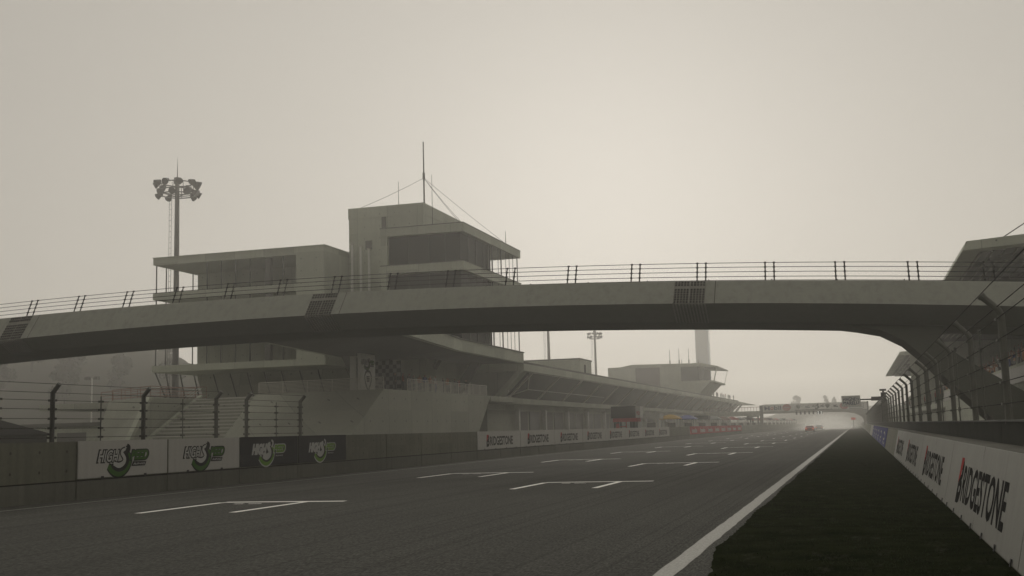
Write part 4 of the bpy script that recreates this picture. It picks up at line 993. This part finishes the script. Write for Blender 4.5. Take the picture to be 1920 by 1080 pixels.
# ------------------------------------------------------------------ cars
def car(label, x, y, body_m, rz=0.0):
    t = thing('racing_car', label, 'car', (x, y, 0), 'cars on the track')
    prof = [(-2.2, .35), (-2.25, .75), (-2.0, .92), (-1.2, .98), (-.55, 1.28), (.35, 1.30), (1.0, .95), (1.9, .8), (2.2, .55), (2.2, .3), (1.7, .22), (-1.8, .22)]
    secs = [(-1.0, .9), (-.92, .97), (-.6, 1.0), (0, 1.02), (.6, 1.0), (.92, .97), (1.0, .9)]
    vs = []; n = len(prof)
    for sx, k in secs:
        for (py_, pz) in prof:
            narrow = 1 - max(0, pz - .9) * .55
            vs.append((x + sx * narrow, y + py_ * (k if abs(sx) > .9 else 1), pz * (1 if abs(sx) < .9 else .985)))
    fs = []
    for s in range(len(secs) - 1):
        for j in range(n): fs.append((s * n + j, s * n + (j + 1) % n, (s + 1) * n + (j + 1) % n, (s + 1) * n + j))
    fs += [tuple(range(n)), tuple(range(len(vs) - 1, len(vs) - n - 1, -1))]
    g = MB(); g.add(vs, fs); obj('body', g, body_m, t, smooth=False)
    g = MB(); g.hexa([(x - .68, y - 1.16, 1.0), (x + .68, y - 1.16, 1.0), (x + .62, y - .66, 1.235), (x - .62, y - .66, 1.235), (x - .68, y - 1.2, 1.03), (x + .68, y - 1.2, 1.03), (x + .62, y - .66, 1.265), (x - .62, y - .66, 1.265)]); obj('rear_window', g, K['glass'], t)
    for a in (-1, 1):
        for b in (-1.35, 1.35):
            g = MB(); g.tube((x + a * .72, y + b, .33), (x + a * 1.03, y + b, .33), .33, 16); w = obj('wheel', g, K['black'], t)
            g = MB(); g.tube((x + a * 1.031, y + b, .33), (x + a * 1.045, y + b, .33), .2, 12); obj('rim', g, K['steel_l'], w)
        g = MB(); g.box(x + a * .78 - .13, x + a * .78 + .13, y - 2.3, y - 2.22, .62, .78); obj('tail_light', g, emis('tail_light_glow', (1, .25, .12), .6), t)
    g = MB(); g.box(x - .95, x + .95, y - 2.25, y - 1.95, 1.22, 1.26); g.box(x - .6, x - .55, y - 2.1, y - 2.0, .9, 1.22); g.box(x + .55, x + .6, y - 2.1, y - 2.0, .9, 1.22); obj('rear_wing', g, body_m, t)
    g = MB(); g.box(x - .4, x + .4, y - 2.27, y - 2.24, .45, .7); obj('number_plate', g, K['black'], t)
    return t
car('red racing car with lit tail lights driving away on the track', -10.4, 270, plain('red_car_paint', (.45, .03, .03), .3, .05))
car('dark racing car farther ahead in the haze', -10.2, 330, plain('dark_car_paint', (.06, .06, .06), .3, .05))

# ------------------------------------------------------------------ grandstands on the right
def grandstand(label, y0, y1, wall0, wall1, seed, fascia_z=12.35):
    t = thing('grandstand', label, 'grandstand', (14, (y0 + y1) / 2, 0), 'grandstands on the right')
    xf = 7.0
    def zc(x): return fascia_z + (x - xf) * .055
    g = MB(); g.hexa([(xf, y0, zc(xf) - .02), (27, y0, zc(27) - .02), (27, y1, zc(27) - .02), (xf, y1, zc(xf) - .02), (xf + .25, y0, zc(xf) + .55), (27, y0, zc(27) + .7), (27, y1, zc(27) + .7), (xf + .25, y1, zc(xf) + .55)]); obj('canopy', g, K['conc'], t)
    g = MB(); x_ = xf + 1.15
    g.hexa([(x_, y0 + 1.5, zc(x_) - .06), (26, y0 + 1.5, zc(26) - .06), (26, y1 - 1.5, zc(26) - .06), (x_, y1 - 1.5, zc(x_) - .06), (x_, y0 + 1.5, zc(x_) - .021), (26, y0 + 1.5, zc(26) - .021), (26, y1 - 1.5, zc(26) - .021), (x_, y1 - 1.5, zc(x_) - .021)]); obj('ceiling_panel', g, K['recess'], t)
    for i in range(12):
        x_ = xf + 1.15 + .72 * i
        g = MB(); g.box(x_, x_ + .07, y0 + 1.5, y1 - 1.5, zc(x_) - .2, zc(x_) - .05); obj('purlin', g, K['rail'], t)
    for i in range(7):
        y_ = y0 + 4 + (y1 - y0 - 8) * i / 6
        g = MB(); g.hexa([(xf + 2, y_, zc(xf + 2) - .35), (27, y_, zc(27) - 1.4), (27, y_ + .4, zc(27) - 1.4), (xf + 2, y_ + .4, zc(xf + 2) - .35), (xf + 2, y_, zc(xf + 2) - .06), (27, y_, zc(27) - .06), (27, y_ + .4, zc(27) - .06), (xf + 2, y_ + .4, zc(xf + 2) - .06)]); obj('roof_beam', g, K['conc_d'], t)
        g = MB(); g.box(21.5, 22.1, y_, y_ + .5, 6, zc(22) - .1); obj('column', g, K['conc_d'], t)
    g = MB(); g.box(xf, xf + .35, wall0, wall1, -.02, 4.2); obj('front_wall', g, K['conc'], t)
    g = MB(); g.box(xf - .04, xf, wall0 + .4, wall1 - .4, 3.35, 4.05); obj('balustrade_band', g, K['white_board'], t)
    g = MB(); n = 16
    for i in range(n):
        x_ = xf + .36 + i * .95; g.box(x_, x_ + .95, wall0, y1, 0, 3.0 + .5 * i)
    obj('terrace_steps', g, K['conc_pod'], t)
    g = MB(); g.box(22.6, 23, wall0, y1, 0, zc(23) - .05); obj('back_wall', g, K['conc'], t)
    g = MB(); g.prism([(xf + .4, 0), (23, 0), (23, zc(23) - .07), (xf + .4, zc(xf + .4) - .07)] if seed == 1 else [(xf + .4, 0), (23, 0), (23, zc(23) - .07), (12, 7.5)], 'y', y1 - .4, y1); obj('end_wall', g, K['conc'], t)
    if wall1 < y1 - 5:
        g = MB(); g.box(xf - .02, xf + .34, wall1, y1, 2.85, 3.3); obj('terrace_edge', g, K['conc'], t)
    rnd = random.Random(seed); cmats = [cl[k] for k in ('dark', 'red', 'orange', 'grey', 'white', 'blue', 'green')]
    # spectators: far too many to count in the picture, one crowd
    src = PM['dark']; pv = [v.co.copy() for v in src.vertices]; pf = [(tuple(p.vertices), p.material_index) for p in src.polygons]
    g = MB()
    for i in range(n - 1):
        y_ = wall0 + 1
        while y_ < y1 - 1:
            if rnd.random() < .5 and (i > 0):
                k = rnd.randrange(6); x_ = xf + .36 + i * .95 + .45; z_ = 3.0 + .5 * i; s = rnd.uniform(.92, 1.05)
                o0 = len(g.v); g.v += [(x_ - v.y * s, y_ + v.x * s, z_ + v.z * s) for v in pv]
                for f, mi in pf: g.f.append(tuple(q + o0 for q in f)); g.mi.append(7 if mi == 0 else (8 if mi == 3 else (k if mi == 1 else 0)))
            y_ += rnd.uniform(.8, 3.5) if y_ < 130 else rnd.uniform(2.5, 9)
    tag(obj('crowd', g, cmats + [plain('skin_tone', (.35, .22, .16), .6), hair], smooth=True, recalc=False, loc=(14, (y0 + y1) / 2, 3)), 'spectators standing on the terraces of the ' + ('nearer' if seed == 1 else 'farther') + ' grandstand', kind='stuff')
    return t
grandstand('nearer concrete grandstand with a flat ribbed canopy, behind the bridge leg', 76, 165, 50, 100.5, 1)
grandstand('farther concrete grandstand whose canopy tip shows against the sky', 194, 283, 180, 200, 2)
t = thing('cable_mast', 'steel mast with a stay cable running to the near grandstand canopy', 'mast', (24, 70, 0))
g = MB(); g.tube((24, 70, 0), (24, 70, 24), .3, 10, .2); obj('pole', g, K['steel'], t)
g = MB(); g.path([Vector((24, 70, 22)).lerp(Vector((9.3, 77, 13.0)), i / 8) - Vector((0, 0, .6 * (i / 8) * (1 - i / 8))) for i in range(9)], .035, 5); obj('stay_cable', g, K['wire'], t)

# ------------------------------------------------------------------ low buildings at the far left
t = thing('shed', 'long low shed with a dark hipped roof behind the left fence', 'building', (-58, 57, 0))
def shed_pt(a, b, z): return (-48.2 - .62 * b - .78 * a, 60 + .78 * b - .62 * a, z)      # a along the shed to the left, b to its back
g = MB(); g.hexa([shed_pt(0, 0, -.02), shed_pt(26, 0, -.02), shed_pt(26, 8, -.02), shed_pt(0, 8, -.02), shed_pt(0, 0, 2.5), shed_pt(26, 0, 2.5), shed_pt(26, 8, 2.5), shed_pt(0, 8, 2.5)]); obj('walls', g, K['recess'], t)
g = MB(); g.add([shed_pt(-.4, -.4, 2.4), shed_pt(26.4, -.4, 2.4), shed_pt(26.4, 8.4, 2.4), shed_pt(-.4, 8.4, 2.4), shed_pt(3.2, 3.6, 3.55), shed_pt(23, 3.6, 3.55), shed_pt(23, 4.4, 3.55), shed_pt(3.2, 4.4, 3.55)], [(0, 1, 5, 4), (1, 2, 6, 5), (2, 3, 7, 6), (3, 0, 4, 7), (4, 5, 6, 7), (3, 2, 1, 0)]); obj('roof', g, plain('slate_roof', (.035, .035, .032), .95, .2, 3, 0, .05), t)
t = thing('pit_office', 'low flat roofed building with a wide dark door behind the left fence', 'building', (-76, 100, 0))
g = MB(); g.box(-83, -72.5, 100, 108, -.02, 3.5); obj('walls', g, K['conc'], t)
g = MB(); g.box(-83.3, -71.5, 99.7, 108.3, 3.5, 3.9); obj('roof', g, K['conc_d'], t)
g = MB(); g.box(-79, -75.5, 99.94, 100.02, 0, 2.9); obj('door', g, K['door'], t)

# ------------------------------------------------------------------ hills and trees
def ridge(name, pts, depth, m, seed, n=90, mh=14):
    """terrain strip: pts = (x, y, top z) along the crest; rises from the field over depth"""
    rn = random.Random(seed); g = MB(); P = smooth_pts(pts, 10); k = len(P)
    for j in range(mh + 1):
        s = j / mh
        for (x, y, z) in P:
            h = z * (3 * s * s - 2 * s ** 3); L = math.hypot(x, y); ux, uy = x / L, y / L
            g.v.append((x - ux * depth * (1 - s) + rn.uniform(-1, 1), y - uy * depth * (1 - s), h - .2 + rn.uniform(-.25, .25) * s))
    for j in range(mh):
        for i in range(k - 1): a = j * k + i; g.f.append((a, a + 1, a + k + 1, a + k)); g.mi.append(0)
    b = len(g.v)
    for (x, y, z) in P: L = math.hypot(x, y); g.v.append((x + x / L * 90, y + y / L * 90, -.5))
    for i in range(k - 1): a = mh * k + i; g.f.append((a, a + 1, b + i + 1, b + i)); g.mi.append(0)
    o = structure(name, g, m); me = o.data; me.polygons.foreach_set('use_smooth', [True] * len(me.polygons)); return o
ridge('hill', [(-420, 160, 46), (-330, 230, 40), (-262, 285, 33.5), (-214, 285, 31), (-190, 284, 27.5), (-179, 283, 23.2), (-165, 290, 20.5), (-138, 300, 17), (-110, 330, 12), (-90, 380, 8)], 130, K['hill'], 4)
ridge('hill', [(-150, 900, 3), (-72, 850, 6.5), (-50, 830, 10.5), (-30, 810, 12), (0, 800, 12.5), (60, 790, 14), (160, 760, 20), (400, 700, 30)], 160, K['hill'], 9)
leaf = plain('tree_leaves', (.036, .045, .022), .9, .45, .7, 0, .1)
bark = plain('tree_bark', (.06, .05, .04), .9)
def tree_parts(h, w, seed, nl, tall=False, ls=.32):
    rn = random.Random(seed); tr = MB(); tr.tube((0, 0, -.3), (0, 0, h * .55), h * .022 + .05, 7, h * .012 + .02)
    blobs = []
    for i in range(11):
        a = rn.uniform(0, 6.28); zz = rn.uniform(.3, .93); rr_ = (w / 2) * math.sin(min(1, (1.02 - zz) * (1.5 if not tall else 1.2)) * 1.57) * rn.uniform(.35, .85)
        c = Vector((rr_ * math.cos(a), rr_ * math.sin(a), zz * h)); blobs.append((c, w * rn.uniform(.13, .24)))
        tr.tube((0, 0, max(.12 * h, zz * h * .55)), c, h * .008 + .02, 5, .02)
    lf = MB()
    for i in range(nl):
        c, r = blobs[rn.randrange(len(blobs))]
        d = Vector((rn.gauss(0, 1), rn.gauss(0, 1), rn.gauss(0, .8))).normalized() * r * rn.uniform(.55, 1.08); p = c + d
        n_ = Vector((rn.gauss(0, 1), rn.gauss(0, 1), rn.gauss(0, 1))).normalized(); u = n_.orthogonal().normalized(); v = n_.cross(u); s = ls * rn.uniform(.6, 1.3)
        lf.add([p - u * s, p - v * s * .6, p + u * s, p + v * s * .6], [(0, 1, 2, 3)])
    return tr, lf
def mk(mb, name, m):
    me = bpy.data.meshes.new(name); me.from_pydata(mb.v, [], mb.f); me.materials.append(m); return me
TK = [tuple(mk(q, nm, m) for q, nm, m in zip(tree_parts(*a), ('trunk', 'crown'), (bark, leaf))) for a in ((9, 7, 1, 2600, False, .34), (11, 8, 2, 3000, False, .36), (9, 5, 3, 2200, True, .3), (10, 4.2, 4, 2000, True, .3))]
def tree(k, x, y, z, s, label, group):
    t = thing('tree', label, 'tree', (x, y, z), group)
    t.rotation_euler = (0, 0, random.uniform(0, 6.28)); t.scale = (s, s, s)
    for me, nm in zip(TK[k], ('trunk', 'crown')):
        o = bpy.data.objects.new(nm, me); COL.objects.link(o); o.parent = t
tree(1, -39.2, 812, 9.8, 1.02, 'broad round tree rising in the haze above the start gantry', 'trees beyond the start gantry')
tree(2, -19.6, 808, 11.5, 1.05, 'taller of two pointed trees above the start gantry', 'trees beyond the start gantry')
tree(3, -14.3, 805, 11.5, .87, 'shorter of two pointed trees above the start gantry', 'trees beyond the start gantry')
rn = random.Random(11)
tree(0, -184.0, 279, 22.0, .95, 'dark leafy tree on the hill crest beside the nearest floodlight pole', 'trees on the left hillside')
tree(1, -195, 276, 26, .7, 'leafy tree on the hill crest seen between the gallery posts', 'trees on the left hillside')
for i, (x, y, z, s) in enumerate(((-172, 220, 10.5, 1.15), (-166, 232, 12.3, .9), (-182, 235, 16.8, 1.0), (-196, 238, 20, .9), (-212, 230, 21, 1.0), (-158, 240, 11.3, .9), (-226, 222, 21.5, 1.05), (-186, 215, 12.5, .85))):
    tree(i % 2, x, y, z, s, ['faint leafy tree beside the footbridge end, lowest on the hillside', 'faint leafy tree beside the lamp post, second lowest on the hillside', 'faint leafy tree on the hillside above the lamp post', 'faint leafy tree high on the hillside, under the bridge edge', 'highest faint leafy tree on the hillside left of the lamp post', 'faint leafy tree low on the hillside, nearest the raking struts', 'faint leafy tree on the hillside, farthest left of all', 'faint leafy tree on the hillside just behind the lamp post'][i], 'hillside trees behind the left fence')

# ------------------------------------------------------------------ spray thrown up by the cars, then haze
bm = bmesh.new(); bmesh.ops.create_icosphere(bm, subdivisions=3, radius=1); 
for v in bm.verts: v.co = (v.co.x * 10.5, v.co.y * 85, max(v.co.z, -.02) * 5.2)
me = bpy.data.meshes.new('spray'); bm.to_mesh(me); bm.free()
sp_ = bpy.data.objects.new('spray', me); COL.objects.link(sp_); sp_.location = (-8.5, 360, .12); sp_['kind'] = 'stuff'; sp_['label'] = 'low cloud of pale spray hanging over the far track'
sm = bpy.data.materials.new('spray_mist'); sm.use_nodes = True; st_ = sm.node_tree; st_.nodes.clear()
p_ = st_.nodes.new('ShaderNodeVolumePrincipled'); o_ = st_.nodes.new('ShaderNodeOutputMaterial')
p_.inputs['Color'].default_value = (.99, .98, .95, 1); p_.inputs['Anisotropy'].default_value = 0.72
stc = st_.nodes.new('ShaderNodeTexCoord'); sl_n = st_.nodes.new('ShaderNodeVectorMath'); sl_n.operation = 'LENGTH'
st_.links.new(mapping(st_, stc.outputs['Object'], (1 / 10.5, 1 / 85, 1 / 5.2)), sl_n.inputs[0])
fall = mth(st_, 'MAXIMUM', mth(st_, 'SUBTRACT', 1.0, sl_n.outputs['Value']), 0.0)
fall = mth(st_, 'MULTIPLY', fall, mth(st_, 'MULTIPLY_ADD', noise(st_, mapping(st_, stc.outputs['Object'], (.25, .05, .4)), 1.0, 3), 1.2, .4))
st_.links.new(mth(st_, 'MULTIPLY', fall, 0.03), p_.inputs['Density'])
st_.links.new(p_.outputs[0], o_.inputs['Volume']); me.materials.append(sm)
g = MB(); g.box(-1505, 1505, -185, 1505, -1.2, 62)
hz = obj('haze', g, K['ink']); hz['kind'] = 'stuff'; hz['label'] = 'pale grey haze filling the air over the circuit'
hm = bpy.data.materials.new('haze_air'); hm.use_nodes = True; ht = hm.node_tree; ht.nodes.clear()
pv_ = ht.nodes.new('ShaderNodeVolumePrincipled'); ho = ht.nodes.new('ShaderNodeOutputMaterial')
pv_.inputs['Color'].default_value = (.99, .97, .93, 1); pv_.inputs['Density'].default_value = 0.00128; pv_.inputs['Anisotropy'].default_value = 0.72
ht.links.new(pv_.outputs[0], ho.inputs['Volume']); hz.data.materials.clear(); hz.data.materials.append(hm)
